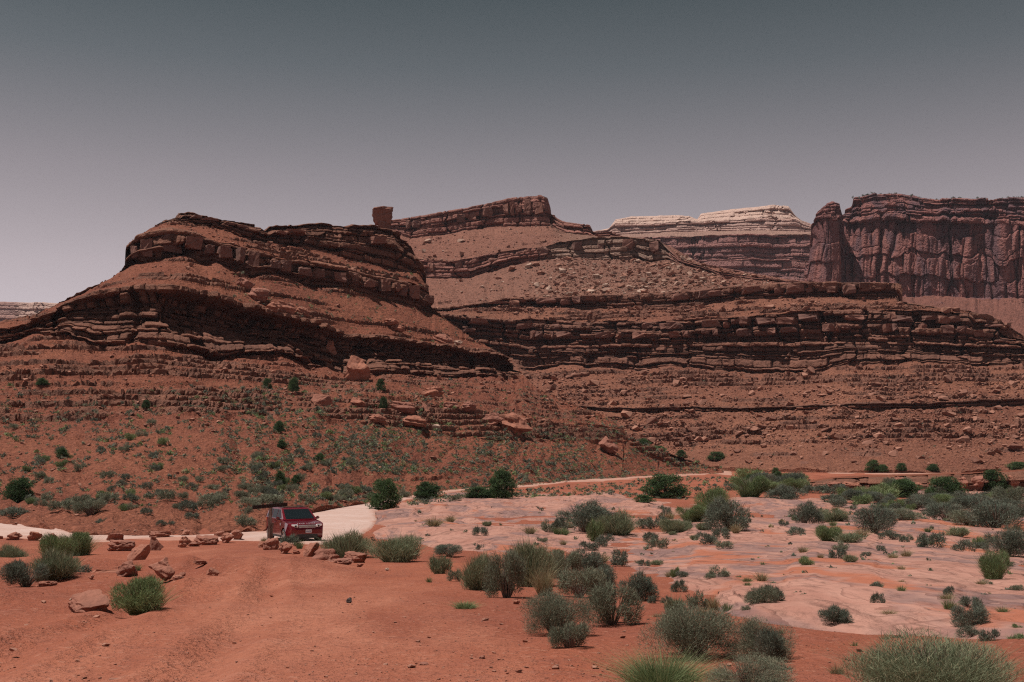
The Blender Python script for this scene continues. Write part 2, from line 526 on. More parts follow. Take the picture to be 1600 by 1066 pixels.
def ground_z(x, y):
    X, Y = np.array([float(x)]), np.array([float(y)])
    z, b, r, s, o = ground_parts(X, Y)
    sz, f = slick_height(X, Y, z, b, s)
    zz = float(z[0])
    if s[0] > -0.98 and f[0] > -0.45 and r[0] < 0.2:
        zz = max(zz, float(sz[0]))
    return zz

def on_ground(px, py):
    """where the sight line through a photo pixel meets the flats"""
    Y = np.interp(-py, -_pyt, _Yt)
    for _ in range(6):
        x = float(x_ratio(px, py)) * Y
        zb = float(g_base(Y))
        Yn = np.interp(-py, -_pyt, _Yt)
        Y = float(Yn)
    x = float(x_ratio(px, py)) * Y
    return Vector((x, Y, ground_z(x, Y)))

# ------------------------------------------------------------------ rock masses: bedded cliffs and talus swept along traced ledge lines
MASSES = []

def strata(seed, n, var=0.6):
    r = random.Random(seed)
    th = np.array([1 + var * r.uniform(-1, 1.4) for _ in range(n)])
    th = np.clip(th, 0.25, None)
    return np.concatenate([[0], np.cumsum(th / th.sum())])

def build_mass(name, x0, x1, step, layers, segs, mat, seed, sil=None, back=(25, 90, 200), backdrop=(0.3, 2.0, 40.0), label='', cat='cliff', smooth=False):
    xs = np.arange(x0, x1 + step * 0.5, step)
    nx = len(xs)
    L = len(layers)
    Y = np.stack([interp(xs, l['y']) for l in layers])
    D = np.stack([interp(xs, l['d']) for l in layers])
    for i, l in enumerate(layers):
        j = l.get('j', 1.5)
        Y[i] += j * (fbm2(xs / 18, 0 * xs + i * 7.7, seed + i, 4, 0.6)) + 0.5 * j * (hsh(np.floor(xs / 7 + 2 * vn2(xs / 20, 0 * xs, seed)), i, 0, seed) - 0.5)
        D[i] += l.get('dj', 0.0) * fbm2(xs / l.get('dw', 60.0), 0 * xs + 3.1, seed + 77, 4, 0.55)
    for i in range(1, L):
        Y[i] = np.minimum(Y[i], Y[i - 1] - 0.02)
    if sil is not None:
        S = interp(xs, sil) + 1.4 * fbm2(xs / 12, 0 * xs, seed + 55, 4, 0.65) + 1.6 * (hsh(np.floor(xs / 8 + vn2(xs / 15, 0 * xs, seed + 5)), 3, 0, seed) - 0.5)
        for c in range(nx):
            m = Y[:, c] < S[c]
            if m.any():
                ds = np.interp(-S[c], -Y[:, c], D[:, c])
                Y[m, c] = S[c] - 0.01 * np.arange(m.sum())
                D[m, c] = ds + 0.02 * np.arange(m.sum())
    P = np.stack([point(xs, Y[i], D[i]) for i in range(L)])
    kk = int(22 / step)
    PS = np.stack([point(xs, smooth1(Y[i], kk), smooth1(D[i], kk)) for i in range(L)])
    if sil is not None:
        wS = sstep(2, 30, np.stack([Y[i] - S for i in range(L)]))[..., None]
        PS = PS * wS + P * (1 - wS)
    mid = P[L // 2]
    k = max(3, int(14 / step))
    tx, ty = np.gradient(smooth1(mid[:, 0], k)), np.gradient(smooth1(mid[:, 1], k))
    nrm = np.hypot(tx, ty) + 1e-9
    ox, oy = ty / nrm, -tx / nrm
    ray = mid[:, :2] / np.linalg.norm(mid[:, :2], axis=1, keepdims=True)
    ox = 0.6 * ox - 0.4 * ray[:, 0]
    oy = 0.6 * oy - 0.4 * ray[:, 1]
    s = np.concatenate([[0], np.cumsum(np.hypot(np.diff(smooth1(mid[:, 0], 3)), np.diff(smooth1(mid[:, 1], 3))))])
    rowsP, rock, tone, pale, kinds = [], [], [], [], []
    for i, sg in enumerate(segs):
        n = sg['n']
        v = (np.arange(n) / n)[:, None] if i < L - 2 else (np.arange(n + 1) / n)[:, None]
        A, B = P[i][None], P[i + 1][None]
        Q = A * (1 - v[..., None]) + B * v[..., None]
        if sg['k'] != 'cliff':
            w3 = v[..., None]
            Q = PS[i][None] * (1 - w3) + PS[i + 1][None] * w3 + (A - PS[i][None]) * (1 - w3) ** 10 + (B - PS[i + 1][None]) * w3 ** 10
        if i == 0:
            sk = Q[:1].copy()
            sk[..., 2] -= 5.0
            rowsP.append(sk)
            rock.append(np.zeros((1, nx))); tone.append(np.full((1, nx), 0.5)); pale.append(np.zeros((1, nx))); kinds.append((98, 'back'))
        H = np.maximum(np.linalg.norm(P[i + 1] - P[i], axis=1), 0.01)[None]
        hp = np.clip((Y[i] - Y[i + 1]) / 7.0, 0, 1)[None]
        S2 = np.repeat(s[None], len(v), 0)
        V2 = np.repeat(v, nx, 1)
        sd = seed * 13 + i * 101
        if sg['k'] == 'cliff':
            cum = strata(sd, sg.get('strata', 8), sg.get('var', 0.6))
            vw = V2 + sg.get('warp', 0.02) * fbm2(S2 / 14, V2 * 2, sd, 3)
            vw = np.clip(vw, 0, 0.99999)
            ki = np.clip(np.searchsorted(cum, vw.ravel(), side='right').reshape(vw.shape) - 1, 0, len(cum) - 2)
            th = (cum[ki + 1] - cum[ki])
            f = (vw - cum[ki]) / th
            bw = sg.get('bw', 4.0) * (0.5 + 1.3 * hsh(ki, 5, 0, sd))
            b = S2 / bw + hsh(ki, 9, 0, sd) * 7 + 0.35 * vn2(S2 / bw * 0.7, ki * 1.7, sd + 3)
            bi = np.floor(b)
            bf = b - bi
            r = hsh(bi, ki, 1, sd)
            pk = hsh(ki, 2, 0, sd)
            edge = np.minimum(bf, 1 - bf) * bw
            vr = np.minimum(f, 1 - f) * th * H
            gs = sg.get('round', 0.35)
            amp = sg.get('amp', 1.0)
            r2 = hsh(np.floor(S2 / (3.1 * bw) + 0.3 * vn2(S2 / 9, V2 * 3, sd + 8)), np.floor(ki / 2), 7, sd)
            out = amp * (1.0 * (pk - 0.5) + 1.25 * (r - 0.5) + 1.3 * (r2 - 0.5))
            out -= amp * 0.55 * (1 - sm(edge / gs)) * (r > 0.15) + amp * 0.9 * (hsh(bi, ki, 12, sd) < 0.16)
            out -= amp * 0.75 * (1 - sm(vr / gs)) * (0.4 + 0.9 * hsh(ki, 4, 0, sd))
            out += sg.get('butt', 2.0) * fbm2(S2 / sg.get('bl', 18.0), V2 * 0.7 + 0 * S2, sd + 7, 4, 0.55)
            bw2 = sg.get('bw', 4.0) * 2.3
            b2 = S2 / bw2 + 0.25 * fbm2(S2 / 6, V2 * 2.5, sd + 61, 3)
            e2 = np.minimum(b2 - np.floor(b2), 1 - b2 + np.floor(b2)) * bw2
            out -= 1.3 * amp * (1 - sm(e2 / (1.6 * gs))) * (hsh(np.floor(b2 + 0.5), 1, 3, sd) > 0.3)
            out += 1.2 * amp * (hsh(np.floor(b2), 2, 3, sd) - 0.5)
            rg = sg.get('flute', 0.0)
            if rg:
                fl = 1 - np.abs(fbm2(S2 / sg.get('fw', 14.0) + 0.25 * vn2(V2 * 3, S2 / 40, sd + 2), V2 * 0.45, sd + 17, 4, 0.55)) * 2.2
                out += rg * (0.55 - np.clip(fl, 0, 1) ** 3)
            out += 0.18 * amp * fbm2(S2 / 0.9, V2 * H / 0.9, sd + 11, 3)
            if 'prof' in sg:
                out += interp(v, sg['prof'])
            if 'rec' in sg:       # recess depth varying along the wall: list of (photo x, metres), shaped by prof2 over height
                out += interp(xs, sg['rec'])[None] * interp(v, sg['prof2'])
            out = out * hp
            Q = Q.copy()
            Q[..., 0] += ox[None] * out
            Q[..., 1] += oy[None] * out
            Q[..., 2] += 0.25 * amp * hp * (hsh(bi, ki, 6, sd) - 0.5) * sm(v * 8) * sm((1 - v) * 8)
            rk = np.full(S2.shape, 1.0)
            tn = 0.6 * pk + 0.4 * r
        else:
            a = sg.get('amp', 0.6)
            HH = V2 * H
            dz = a * fbm2(S2 / (9 * a + 3), HH / (14 * a + 4), sd, 4, 0.55) + 0.25 * a * fbm2(S2 / 1.3, HH / 1.3, sd + 5, 3, 0.6)
            dz -= sg.get('gully', 0.0) * np.clip(1 - 3.5 * np.abs(fbm2(S2 / 16, V2 * 0.8, sd + 31, 3)), 0, 1)
            Q = Q.copy()
            z0 = Q[..., 2] + dz * hp
            led = sg.get('ledge', 0.0)
            rk = np.zeros(S2.shape)
            tn = 0.5 + 0.5 * fbm2(S2 / 6, HH / 6, sd + 9, 2)
            if led:
                T = sg.get('T', 1.6)
                dip = interp(xs, sg['dip'])[None] if 'dip' in sg else 0.0
                zz = (z0 - dip) + 0.35 * T * fbm2(S2 / 20, 0 * S2, sd + 41, 3) + 0.15 * T * fbm2(S2 / 3, HH / 3, sd + 42, 2)
                q = zz / T
                fr = q - np.floor(q)
                rr = hsh(np.floor(q), 3, 0, sd)
                mask = sstep(0.05, 0.3, fbm2(S2 / 26 + 9 * rr, np.floor(q) * 3.3, sd + 43, 3) + sg.get('lb', 0.0)) * led
                if 'lx' in sg:
                    mask = mask * interp(xs, sg['lx'])[None]
                if 'lv' in sg:
                    mask = mask * interp(v, sg['lv'])
                mask = mask * sm(v * 10) * sm((1 - v) * 10)
                ter = np.floor(q) + sm(np.clip((fr - 0.62) / 0.38, 0, 1)) 
                bwid = 2.5 * T
                bb = S2 / bwid + rr * 11
                rb = hsh(np.floor(bb), np.floor(q), 2, sd)
                eg = np.minimum(bb - np.floor(bb), 1 - bb + np.floor(bb)) * bwid
                z0 = z0 + mask * (ter - q + 0.3) * T
                outl = mask * (0.9 * T * sstep(0.55, 0.9, fr) * (0.4 + rb) - 0.3 * T * (1 - sm(eg / 0.4)))
                Q[..., 0] += ox[None] * outl * hp
                Q[..., 1] += oy[None] * outl * hp
                rk = mask * sstep(0.35, 0.6, fr)
            Q[..., 2] = z0
        rowsP.append(Q)
        rock.append(rk)
        tone.append(tn + 0 * S2)
        pl = interp(xs, sg['pale'])[None] * np.ones_like(S2) if 'pale' in sg else np.zeros_like(S2)
        if 'palev' in sg:
            pl = pl * interp(v, sg['palev'])
        pale.append(pl)
        kinds += [(i, sg['k'])] * len(v)
    top = rowsP[-1][-1]
    for bd, dr in zip(back, backdrop):
        sc = (top[:, 1] + bd) / top[:, 1]
        T = top.copy()
        T[:, 0] *= sc
        T[:, 1] += bd
        T[:, 2] -= dr + 0.3 * np.abs(fbm2(xs / 9, 0 * xs, seed, 3))
        rowsP.append(T[None])
        rock.append(np.zeros((1, nx)))
        tone.append(np.full((1, nx), 0.5))
        pale.append(pale[-1][-1:])
        kinds.append((99, 'back'))
    G = np.concatenate(rowsP, 0)
    nrw = G.shape[0]
    me = mesh_from_arrays(name, G.reshape(-1, 3), grid_faces(nrw, nx), mat, smooth,
                          {'rock': np.concatenate(rock, 0), 'tone': np.concatenate(tone, 0), 'pale': np.concatenate(pale, 0)})
    o = tag(obj(name, me), label, cat, kind='structure')
    gp = project(G)
    rec = dict(o=o, xs=xs, G=G, px=gp[0], py=gp[1], kinds=kinds, Y=Y, D=D, ox=ox, oy=oy, P=P, step=step)
    MASSES.append(rec)
    return rec

# traced lines (photo pixels) with the depth of each ledge in metres
B_SIL = [(-400, 575), (-200, 545), (0, 504), (20, 499), (51, 492), (74, 482), (101, 469), (135, 452), (169, 437), (189, 425), (195, 414), (196.5, 386), (203, 378), (220, 368), (236, 356), (260, 344),
         (281, 339), (285, 332), (299, 329), (321, 337), (338, 340), (358, 342), (382, 347), (405, 351), (419, 357), (425, 351), (452, 350), (490, 347), (506, 345), (540, 352),
         (580, 351), (614, 357), (620, 364), (641, 381), (651, 395), (662, 412), (666, 439), (672, 466), (674, 482), (685, 489), (716, 513), (743, 533), (773, 548), (797, 560), (811, 580),
         (844, 610), (891, 630), (940, 648), (972, 664), (980, 684), (1010, 696), (1060, 714), (1120, 732), (1200, 746)]
b_toe = dict(y=[(-400, 800), (0, 816), (74, 823), (130, 834), (300, 836), (415, 826), (460, 803), (540, 789), (624, 779), (702, 768), (810, 760), (878, 754), (1050, 744), (1110, 741), (1200, 739)],
             d=[(-400, 96), (0, 78), (130, 66), (300, 64.5), (415, 71), (460, 88), (540, 103), (624, 120), (702, 142), (810, 160), (878, 180), (1050, 232), (1200, 262)], j=0.4)
b_fl = dict(y=[(-400, 740), (0, 752), (200, 755), (415, 765), (540, 760), (700, 745), (878, 735), (1050, 733), (1200, 735)],
            d=[(-400, 120), (0, 108), (200, 104), (415, 108), (540, 122), (700, 158), (878, 196), (1050, 246), (1200, 275)], j=1.0)
b_l1 = dict(y=[(-400, 690), (0, 668), (200, 655), (350, 648), (480, 650), (620, 668), (760, 690), (827, 690), (976, 692), (1060, 728), (1200, 733)],
            d=[(-400, 150), (0, 148), (200, 152), (350, 160), (480, 172), (620, 190), (760, 208), (878, 224), (976, 244), (1060, 262), (1200, 288)], j=2.0, dj=2, dw=50)
b_l2 = dict(y=[(-400, 620), (0, 610), (120, 603), (260, 600), (370, 604), (480, 612), (608, 622), (700, 628), (780, 642), (827, 655), (900, 661), (974, 668), (1060, 722), (1200, 730)],
            d=[(-400, 178), (0, 178), (120, 182), (260, 186), (370, 192), (480, 202), (608, 212), (700, 220), (827, 234), (900, 242), (976, 254), (1060, 268), (1200, 292)], j=2.0, dj=2, dw=50)
b_ob = dict(y=[(-400, 560), (0, 534), (51, 521), (111, 522), (152, 536), (189, 536), (216, 533), (257, 537), (304, 546), (338, 557), (365, 552), (405, 552), (446, 554), (480, 571), (540, 582), (608, 580), (692, 588), (776, 586), (800, 590), (816, 583), (832, 594), (880, 640.5), (976, 676.5), (1060, 722)],
            d=[(-400, 235), (0, 222), (150, 216), (257, 216), (365, 228), (480, 246), (608, 268), (692, 284), (800, 304), (830, 300), (900, 272), (976, 262), (1060, 272), (1200, 295)], j=2.5, dj=3, dw=40)
b_ot = dict(y=[(-400, 550), (0, 516), (34, 508), (68, 498), (111, 472), (152, 457), (189, 449), (230, 446), (270, 448), (311, 458), (341, 465), (371, 478), (405, 488), (439, 495), (490, 502), (527, 515), (540, 521), (591, 525), (641, 534), (692, 539), (729, 549), (773, 552), (807, 568), (880, 640), (976, 676)],
            d=[(-400, 240), (0, 228), (150, 224), (257, 224), (365, 237), (480, 256), (608, 279), (692, 296), (800, 314), (830, 302), (900, 274), (976, 264), (1060, 274), (1200, 297)], j=1.5, dj=3, dw=40)
b_cb = dict(y=[(-400, 540), (0, 505), (100, 471), (150, 447), (190, 426), (203, 417), (236, 409), (270, 401), (290, 398), (321, 410), (338, 405), (365, 416), (398, 431), (422, 425), (456, 435), (486, 445), (540, 448), (564, 455), (608, 467), (641, 472), (668, 483), (760, 540), (976, 670)],
            d=[(-400, 262), (0, 255), (190, 262), (290, 264), (398, 272), (540, 296), (641, 318), (668, 326), (760, 330), (840, 310), (900, 280), (976, 268), (1200, 300)], j=2.0, dj=3, dw=30)
b_ct = dict(y=[(-400, 535), (0, 500), (150, 440), (196, 386), (220, 369), (260, 357), (287, 361), (321, 369), (341, 378), (371, 384), (405, 393), (439, 405), (490, 409), (540, 418), (584, 431), (641, 442), (668, 455), (760, 535), (976, 668)],
            d=[(-400, 265), (0, 258), (190, 265), (290, 267), (398, 275), (540, 300), (641, 322), (668, 330), (760, 333), (976, 277)], j=1.5, dj=3, dw=30)
b_ub = dict(y=[(-400, 530), (0, 495), (150, 435), (220, 364), (270, 345), (304, 352), (338, 355), (365, 366), (398, 376), (436, 381), (473, 388), (540, 402), (624, 422), (655, 428), (668, 450), (760, 530), (976, 664)],
            d=[(-400, 275), (0, 266), (190, 275), (290, 283), (398, 290), (540, 314), (641, 334), (668, 338), (760, 338), (976, 280)], j=2.5, dj=2, dw=30)
b_ut = dict(y=[(-400, 525), (0, 490), (150, 430), (220, 355), (260, 335), (285, 322), (300, 320), (660, 320), (668, 440), (760, 520), (976, 660)],
            d=[(-400, 278), (0, 270), (190, 280), (290, 289), (398, 298), (540, 323), (641, 343), (668, 346), (760, 342), (976, 284)], j=0.5)
butte = build_mass('butte', -330, 1130, 1.25, [b_toe, b_fl, b_l1, b_l2, b_ob, b_ot, b_cb, b_ct, b_ub, b_ut],
    [dict(k='talus', n=34, amp=0.5, gully=0.3),
     dict(k='talus', n=64, amp=0.7, gully=0.7, ledge=0.9, T=0.9, lb=-0.12, lv=[(0, 0), (0.35, 0.4), (1, 1)], lx=[(0, 1), (300, 0.9), (450, 0.3), (640, 0.2), (1000, 0.4)]),
     dict(k='talus', n=62, amp=0.8, gully=0.3, ledge=1.25, T=1.15, lb=0.48, lx=[(-400, 1), (380, 1), (440, 0.35), (560, 0.7), (640, 0.8), (810, 0.9), (1000, 1.0)]),
     dict(k='talus', n=64, amp=1.0, gully=0.5, ledge=1.2, T=1.2, lb=0.26, lx=[(-400, 1), (200, 1), (480, 0.6), (700, 0.5), (1000, 0.5)]),
     dict(k='cliff', n=76, strata=10, amp=1.7, butt=3.0, bl=12, bw=3.6, round=0.45, warp=0.035,
          rec=[(-400, 0.3), (90, 0.4), (150, 0.5), (235, 0.7), (265, 1.9), (330, 2.6), (480, 2.3), (520, 1.2), (600, 1.6), (700, 1.7), (790, 1.3), (815, 0.3), (1000, 0.3)],
          prof2=[(0, 1.6), (0.22, 0.6), (0.45, -1.6), (0.7, -2.6), (0.83, -1.8), (0.9, 2.2), (1.0, 2.5)]),
     dict(k='talus', n=76, amp=1.0, gully=0.4, ledge=0.9, T=1.4, lb=0.0),
     dict(k='cliff', n=44, strata=3, amp=1.8, butt=2.6, bl=13, bw=7.0, round=0.7, var=0.9, prof=[(0, -3.2), (0.2, -2.4), (0.32, 0.6), (0.9, 1.4), (1, 0.8)]),
     dict(k='talus', n=24, amp=0.6, ledge=1.0, T=1.3, lb=0.2),
     dict(k='cliff', n=58, strata=9, amp=1.6, butt=2.6, bl=16, bw=5.0, round=0.4, prof=[(0, -1.6), (0.25, -0.6), (0.5, 0.8), (0.8, -0.4), (1, -1.2)])],
    MAT['butte'], 11, sil=B_SIL, back=(12, 60, 160), backdrop=(0.6, 6, 60), label='layered red rock butte with dark overhanging cliff bands and scrubby slopes', cat='butte')

w_toe = dict(y=[(560, 765), (900, 752), (1000, 745), (1094, 731), (1263, 733), (1398, 737), (1600, 736), (2000, 736)], d=[(560, 300), (900, 300), (1094, 285), (1263, 262), (1398, 250), (1600, 262), (2000, 270)], j=0.6)
w_e1 = dict(y=[(560, 730), (900, 722), (1060, 703), (1296, 692), (1450, 690), (1600, 682), (2000, 676)], d=[(560, 345), (900, 345), (1060, 325), (1296, 298), (1600, 300), (2000, 305)], j=2.0, dj=3)
w_e2b = dict(y=[(560, 650), (895, 641), (993, 643), (1080, 642), (1178, 643), (1330, 638), (1431, 637), (1600, 633), (2000, 628)], d=[(560, 392), (900, 390), (1080, 362), (1330, 335), (1600, 335), (2000, 342)], j=1.5, dj=3)
w_e2t = dict(y=[(560, 642), (895, 634), (993, 637), (1080, 635), (1178, 636), (1330, 629), (1431, 629), (1600, 621), (2000, 614)], d=[(560, 394), (900, 392), (1080, 364), (1330, 337), (1600, 337), (2000, 344)], j=1.0, dj=3)
w_cb = dict(y=[(560, 590), (740, 574), (827, 580), (878, 570), (1000, 578), (1060, 572), (1185, 583), (1280, 581), (1323, 570), (1431, 566), (1533, 572), (1600, 568), (2000, 560)],
            d=[(560, 445), (827, 445), (900, 440), (1080, 412), (1330, 385), (1600, 385), (2000, 392)], j=3.0, dj=4, dw=40)
w_cm = dict(y=[(560, 545), (749, 530), (827, 540), (1060, 537), (1280, 534), (1431, 533), (1600, 540), (2000, 545)], d=[(560, 450), (827, 450), (900, 445), (1080, 418), (1330, 392), (1600, 393), (2000, 399)], j=2.0, dj=4, dw=40)
w_ct = dict(y=[(560, 500), (685, 489), (776, 498), (878, 501), (945, 503), (1080, 501), (1195, 491), (1303, 484), (1398, 484), (1480, 486), (1514, 489), (1521, 499), (1558, 502), (1562, 522), (1600, 530), (1700, 536), (2000, 540)],
            d=[(560, 456), (827, 456), (900, 451), (1080, 424), (1330, 398), (1510, 400), (1600, 404), (2000, 409)], j=1.5, dj=4, dw=40)
w_ub = dict(y=[(560, 497), (673, 487), (726, 484), (790, 476), (878, 483), (1080, 479), (1161, 468), (1269, 466), (1398, 467), (1406, 476), (1480, 483), (1514, 487), (1560, 500), (1600, 528), (2000, 538)],
            d=[(560, 470), (827, 472), (900, 468), (1080, 442), (1330, 416), (1510, 402), (1600, 404), (2000, 410)], j=2.0, dj=4, dw=40)
w_ut = dict(y=[(560, 493), (673, 481), (726, 478), (790, 466), (844, 465), (911, 462), (999, 459), (1080, 455), (1128, 449), (1236, 442), (1313, 442), (1400, 445), (1404, 448), (1406, 472), (1480, 482), (1514, 486), (1560, 499), (1600, 526), (2000, 536)],
            d=[(560, 473), (827, 475), (900, 471), (1080, 446), (1330, 420), (1400, 418), (1510, 404), (1600, 406), (2000, 412)], j=1.0, dj=4, dw=40)
wall = build_mass('canyon_wall', 600, 1930, 1.3, [w_toe, w_e1, w_e2b, w_e2t, w_cb, w_cm, w_ct, w_ub, w_ut],
    [dict(k='talus', n=44, amp=0.9, gully=0.4, ledge=0.8, T=1.3, lb=-0.1),
     dict(k='talus', n=60, amp=1.1, gully=0.6, ledge=1.15, T=1.5, lb=0.24),
     dict(k='cliff', n=12, strata=2, amp=1.0, butt=2.0, bl=25, bw=7, round=0.4, prof=[(0, -1.6), (0.5, -0.6), (0.75, 1.4), (1, 1.8)]),
     dict(k='talus', n=66, amp=1.3, gully=0.7, ledge=1.2, T=1.7, lb=0.28, lv=[(0, 0.5), (0.6, 0.8), (1, 1)]),
     dict(k='cliff', n=44, strata=8, amp=1.6, butt=3.5, bl=24, bw=9, round=0.5, prof=[(0, -1.0), (1, 0.0)]),
     dict(k='cliff', n=50, strata=7, amp=2.8, butt=4.0, bl=20, bw=7, round=0.6, prof=[(0, -2.4), (0.25, -1.4), (0.5, 0.8), (1, 0.0)]),
     dict(k='talus', n=26, amp=1.0, ledge=1.0, T=1.8, lb=0.1),
     dict(k='cliff', n=28, strata=4, amp=2.0, butt=3.5, bl=26, bw=9, round=0.5, prof=[(0, -2.4), (0.4, -0.8), (0.7, 1.0), (1, 1.8)])],
    MAT['wall'], 23, back=(30, 120, 300), backdrop=(-1.5, -6, 30), label='long layered red canyon wall with thin shadowed ledges and boulder talus', cat='cliff')

k_a = dict(y=[(560, 520), (700, 500), (800, 488), (900, 484), (1050, 480), (1130, 470), (1240, 462), (1330, 462)], d=[(560, 470), (800, 478), (900, 474), (1080, 450), (1240, 432), (1330, 430)], j=0.5)
k_b = dict(y=[(560, 445), (665, 433), (736, 434), (756, 426), (797, 414), (854, 404), (878, 402), (928, 406), (996, 402), (1013, 409), (1040, 404), (1060, 413), (1094, 421), (1128, 432), (1195, 439), (1232, 441), (1330, 452)],
            d=[(560, 560), (736, 556), (797, 565), (928, 560), (1040, 552), (1128, 520), (1232, 480), (1330, 470)], j=1.5, dj=5, dw=40)
k_c = dict(y=[(560, 410), (662, 405), (709, 408), (760, 398), (797, 392), (844, 386), (871, 378), (928, 371), (979, 371), (1030, 375), (1046, 388), (1062, 405), (1094, 415), (1128, 426), (1195, 434), (1229, 438), (1330, 450)],
            d=[(560, 565), (736, 562), (797, 571), (928, 567), (1040, 560), (1128, 526), (1232, 484), (1330, 474)], j=1.2, dj=5, dw=40)
k_d = dict(y=[(560, 372), (618, 363), (641, 370), (689, 369), (722, 359), (776, 354), (827, 352), (861, 352), (884, 363), (925, 368), (960, 370), (1000, 371), (1046, 386), (1094, 414), (1229, 437), (1330, 449)],
            d=[(560, 640), (797, 640), (861, 634), (925, 620), (1000, 590), (1128, 532), (1330, 480)], j=2.0, dj=5, dw=40)
k_e = dict(y=[(560, 350), (616, 344), (675, 334), (722, 327), (763, 319), (797, 310), (844, 306), (856, 310), (861, 334), (869, 341), (880, 346), (922, 352), (927, 362), (955, 362), (972, 369), (1046, 384), (1094, 412), (1229, 436), (1330, 448)],
            d=[(560, 646), (797, 646), (850, 641), (861, 652), (925, 630), (1000, 600), (1128, 536), (1330, 484)], j=1.0, dj=5, dw=40)
back_b = build_mass('back_butte', 590, 1300, 1.3, [k_a, k_b, k_c, k_d, k_e],
    [dict(k='talus', n=64, amp=1.3, gully=0.8, ledge=0.35, T=2.5, lb=-0.2, pale=[(560, 0), (760, 0.15), (860, 0.2), (1060, 0.25), (1130, 0.1), (1240, 0.1)]),
     dict(k='cliff', n=34, strata=7, amp=2.0, butt=4.0, bl=30, bw=9, round=0.6, prof=[(0, -1.5), (0.6, 0), (1, 1.6)], pale=[(560, 0), (840, 0.0), (870, 0.5), (1040, 0.45), (1055, 0.0), (1300, 0)]),
     dict(k='talus', n=44, amp=1.3, gully=0.8, ledge=0.5, T=2.5, lb=-0.1, pale=[(560, 0), (860, 0.1), (900, 0.4), (1000, 0.3), (1100, 0)]),
     dict(k='cliff', n=44, strata=8, amp=2.2, butt=4.0, bl=30, bw=8, round=0.6, prof=[(0, -1.5), (0.5, 0), (1, 1.4)])],
    MAT['back'], 37, back=(20, 90, 260), backdrop=(0.3, 6, 80), label='red sloping butte with a blocky cliff cap behind the near butte', cat='butte')

p_a = dict(y=[(900, 480), (1400, 480)], d=[(900, 1150), (1400, 1150)], j=0)
p_b = dict(y=[(900, 455), (1400, 455)], d=[(900, 1180), (1400, 1180)], j=0.5)
p_c = dict(y=[(900, 376), (1060, 369), (1200, 366), (1270, 368), (1400, 370)], d=[(900, 1215), (1400, 1215)], j=1.5, dj=10)
p_d = dict(y=[(900, 372), (948, 368), (1060, 362), (1190, 360), (1270, 362), (1400, 364)], d=[(900, 1235), (1400, 1235)], j=1.0, dj=10)
p_e = dict(y=[(900, 366), (950, 358), (958, 350), (990, 350), (1090, 347), (1190, 341), (1244, 342), (1256, 349), (1270, 354), (1400, 360)], d=[(900, 1245), (1400, 1245)], j=1.0, dj=10)
p_f = dict(y=[(900, 366), (952, 357), (962, 342), (989, 336), (1080, 334), (1090, 340), (1095, 331), (1128, 326), (1209, 320.5), (1232, 322), (1242, 336), (1252, 344), (1270, 350), (1400, 358)],
            d=[(900, 1290), (945, 1290), (962, 1260), (1235, 1260), (1256, 1280), (1400, 1290)], j=0.6, dj=10)
pale_m = build_mass('pale_mesa', 925, 1340, 1.2, [p_a, p_b, p_c, p_d, p_e, p_f],
    [dict(k='talus', n=10, amp=2),
     dict(k='cliff', n=84, strata=14, amp=4.5, butt=12, bl=60, bw=26, round=1.4, prof=[(0, 0), (1, 0)]),
     dict(k='talus', n=8, amp=2, pale=[(900, 0.35), (1400, 0.35)]),
     dict(k='cliff', n=22, strata=4, amp=3.0, butt=8, bl=60, bw=30, round=1.5, pale=[(900, 0.55), (1400, 0.55)]),
     dict(k='cliff', n=22, strata=3, amp=2.5, butt=9, bl=70, bw=45, round=2.0, pale=[(900, 1), (1250, 1), (1262, 0.4), (1400, 0.3)], prof=[(0, 3), (1, -6)])],
    MAT['pale'], 41, back=(60, 200, 500), backdrop=(1, 6, 150), label='distant purple banded mesa with a white sandstone cap', cat='mesa')

r_a = dict(y=[(1230, 560), (2000, 560)], d=[(1230, 560), (2000, 560)], j=0)
r_b = dict(y=[(1230, 444), (1330, 452), (1404, 462), (1480, 464), (1567, 466), (2000, 468)], d=[(1230, 850), (1600, 835), (2000, 830)], j=1.5)
r_c = dict(y=[(1230, 352), (1316, 348), (1400, 345), (1600, 352), (2000, 350)], d=[(1230, 885), (1314.5, 885), (1319, 870), (1360, 858), (1600, 843), (2000, 840)], j=4, dj=10, dw=50)
r_d = dict(y=[(1230, 352), (1314, 346), (1317, 325), (1330, 319), (1332, 307), (1361, 300), (1408, 299), (1428, 305), (1482, 309), (1533, 310), (1600, 309), (1750, 300), (2000, 305)],
            d=[(1230, 895), (1314.5, 895), (1319, 880), (1360, 868), (1600, 853), (2000, 850)], j=1.4, dj=10, dw=50)
far_c = build_mass('sandstone_cliff', 1285, 1930, 1.2, [r_a, r_b, r_c, r_d],
    [dict(k='talus', n=60, amp=2.5, gully=1.8, ledge=0.5, T=4, lb=-0.25),
     dict(k='cliff', n=96, strata=5, amp=2.8, butt=5, bl=40, bw=12, round=0.8, var=1.0, flute=4.5, fw=15, warp=0.16),
     dict(k='cliff', n=48, strata=8, amp=4.0, butt=8, bl=35, bw=16, round=1.2, warp=0.06, prof=[(0, 1.0), (0.5, 0), (1, -3)])],
    MAT['far'], 53, back=(50, 200, 500), backdrop=(1, 5, 150), label='tall fluted red sandstone cliff on the right skyline', cat='cliff')

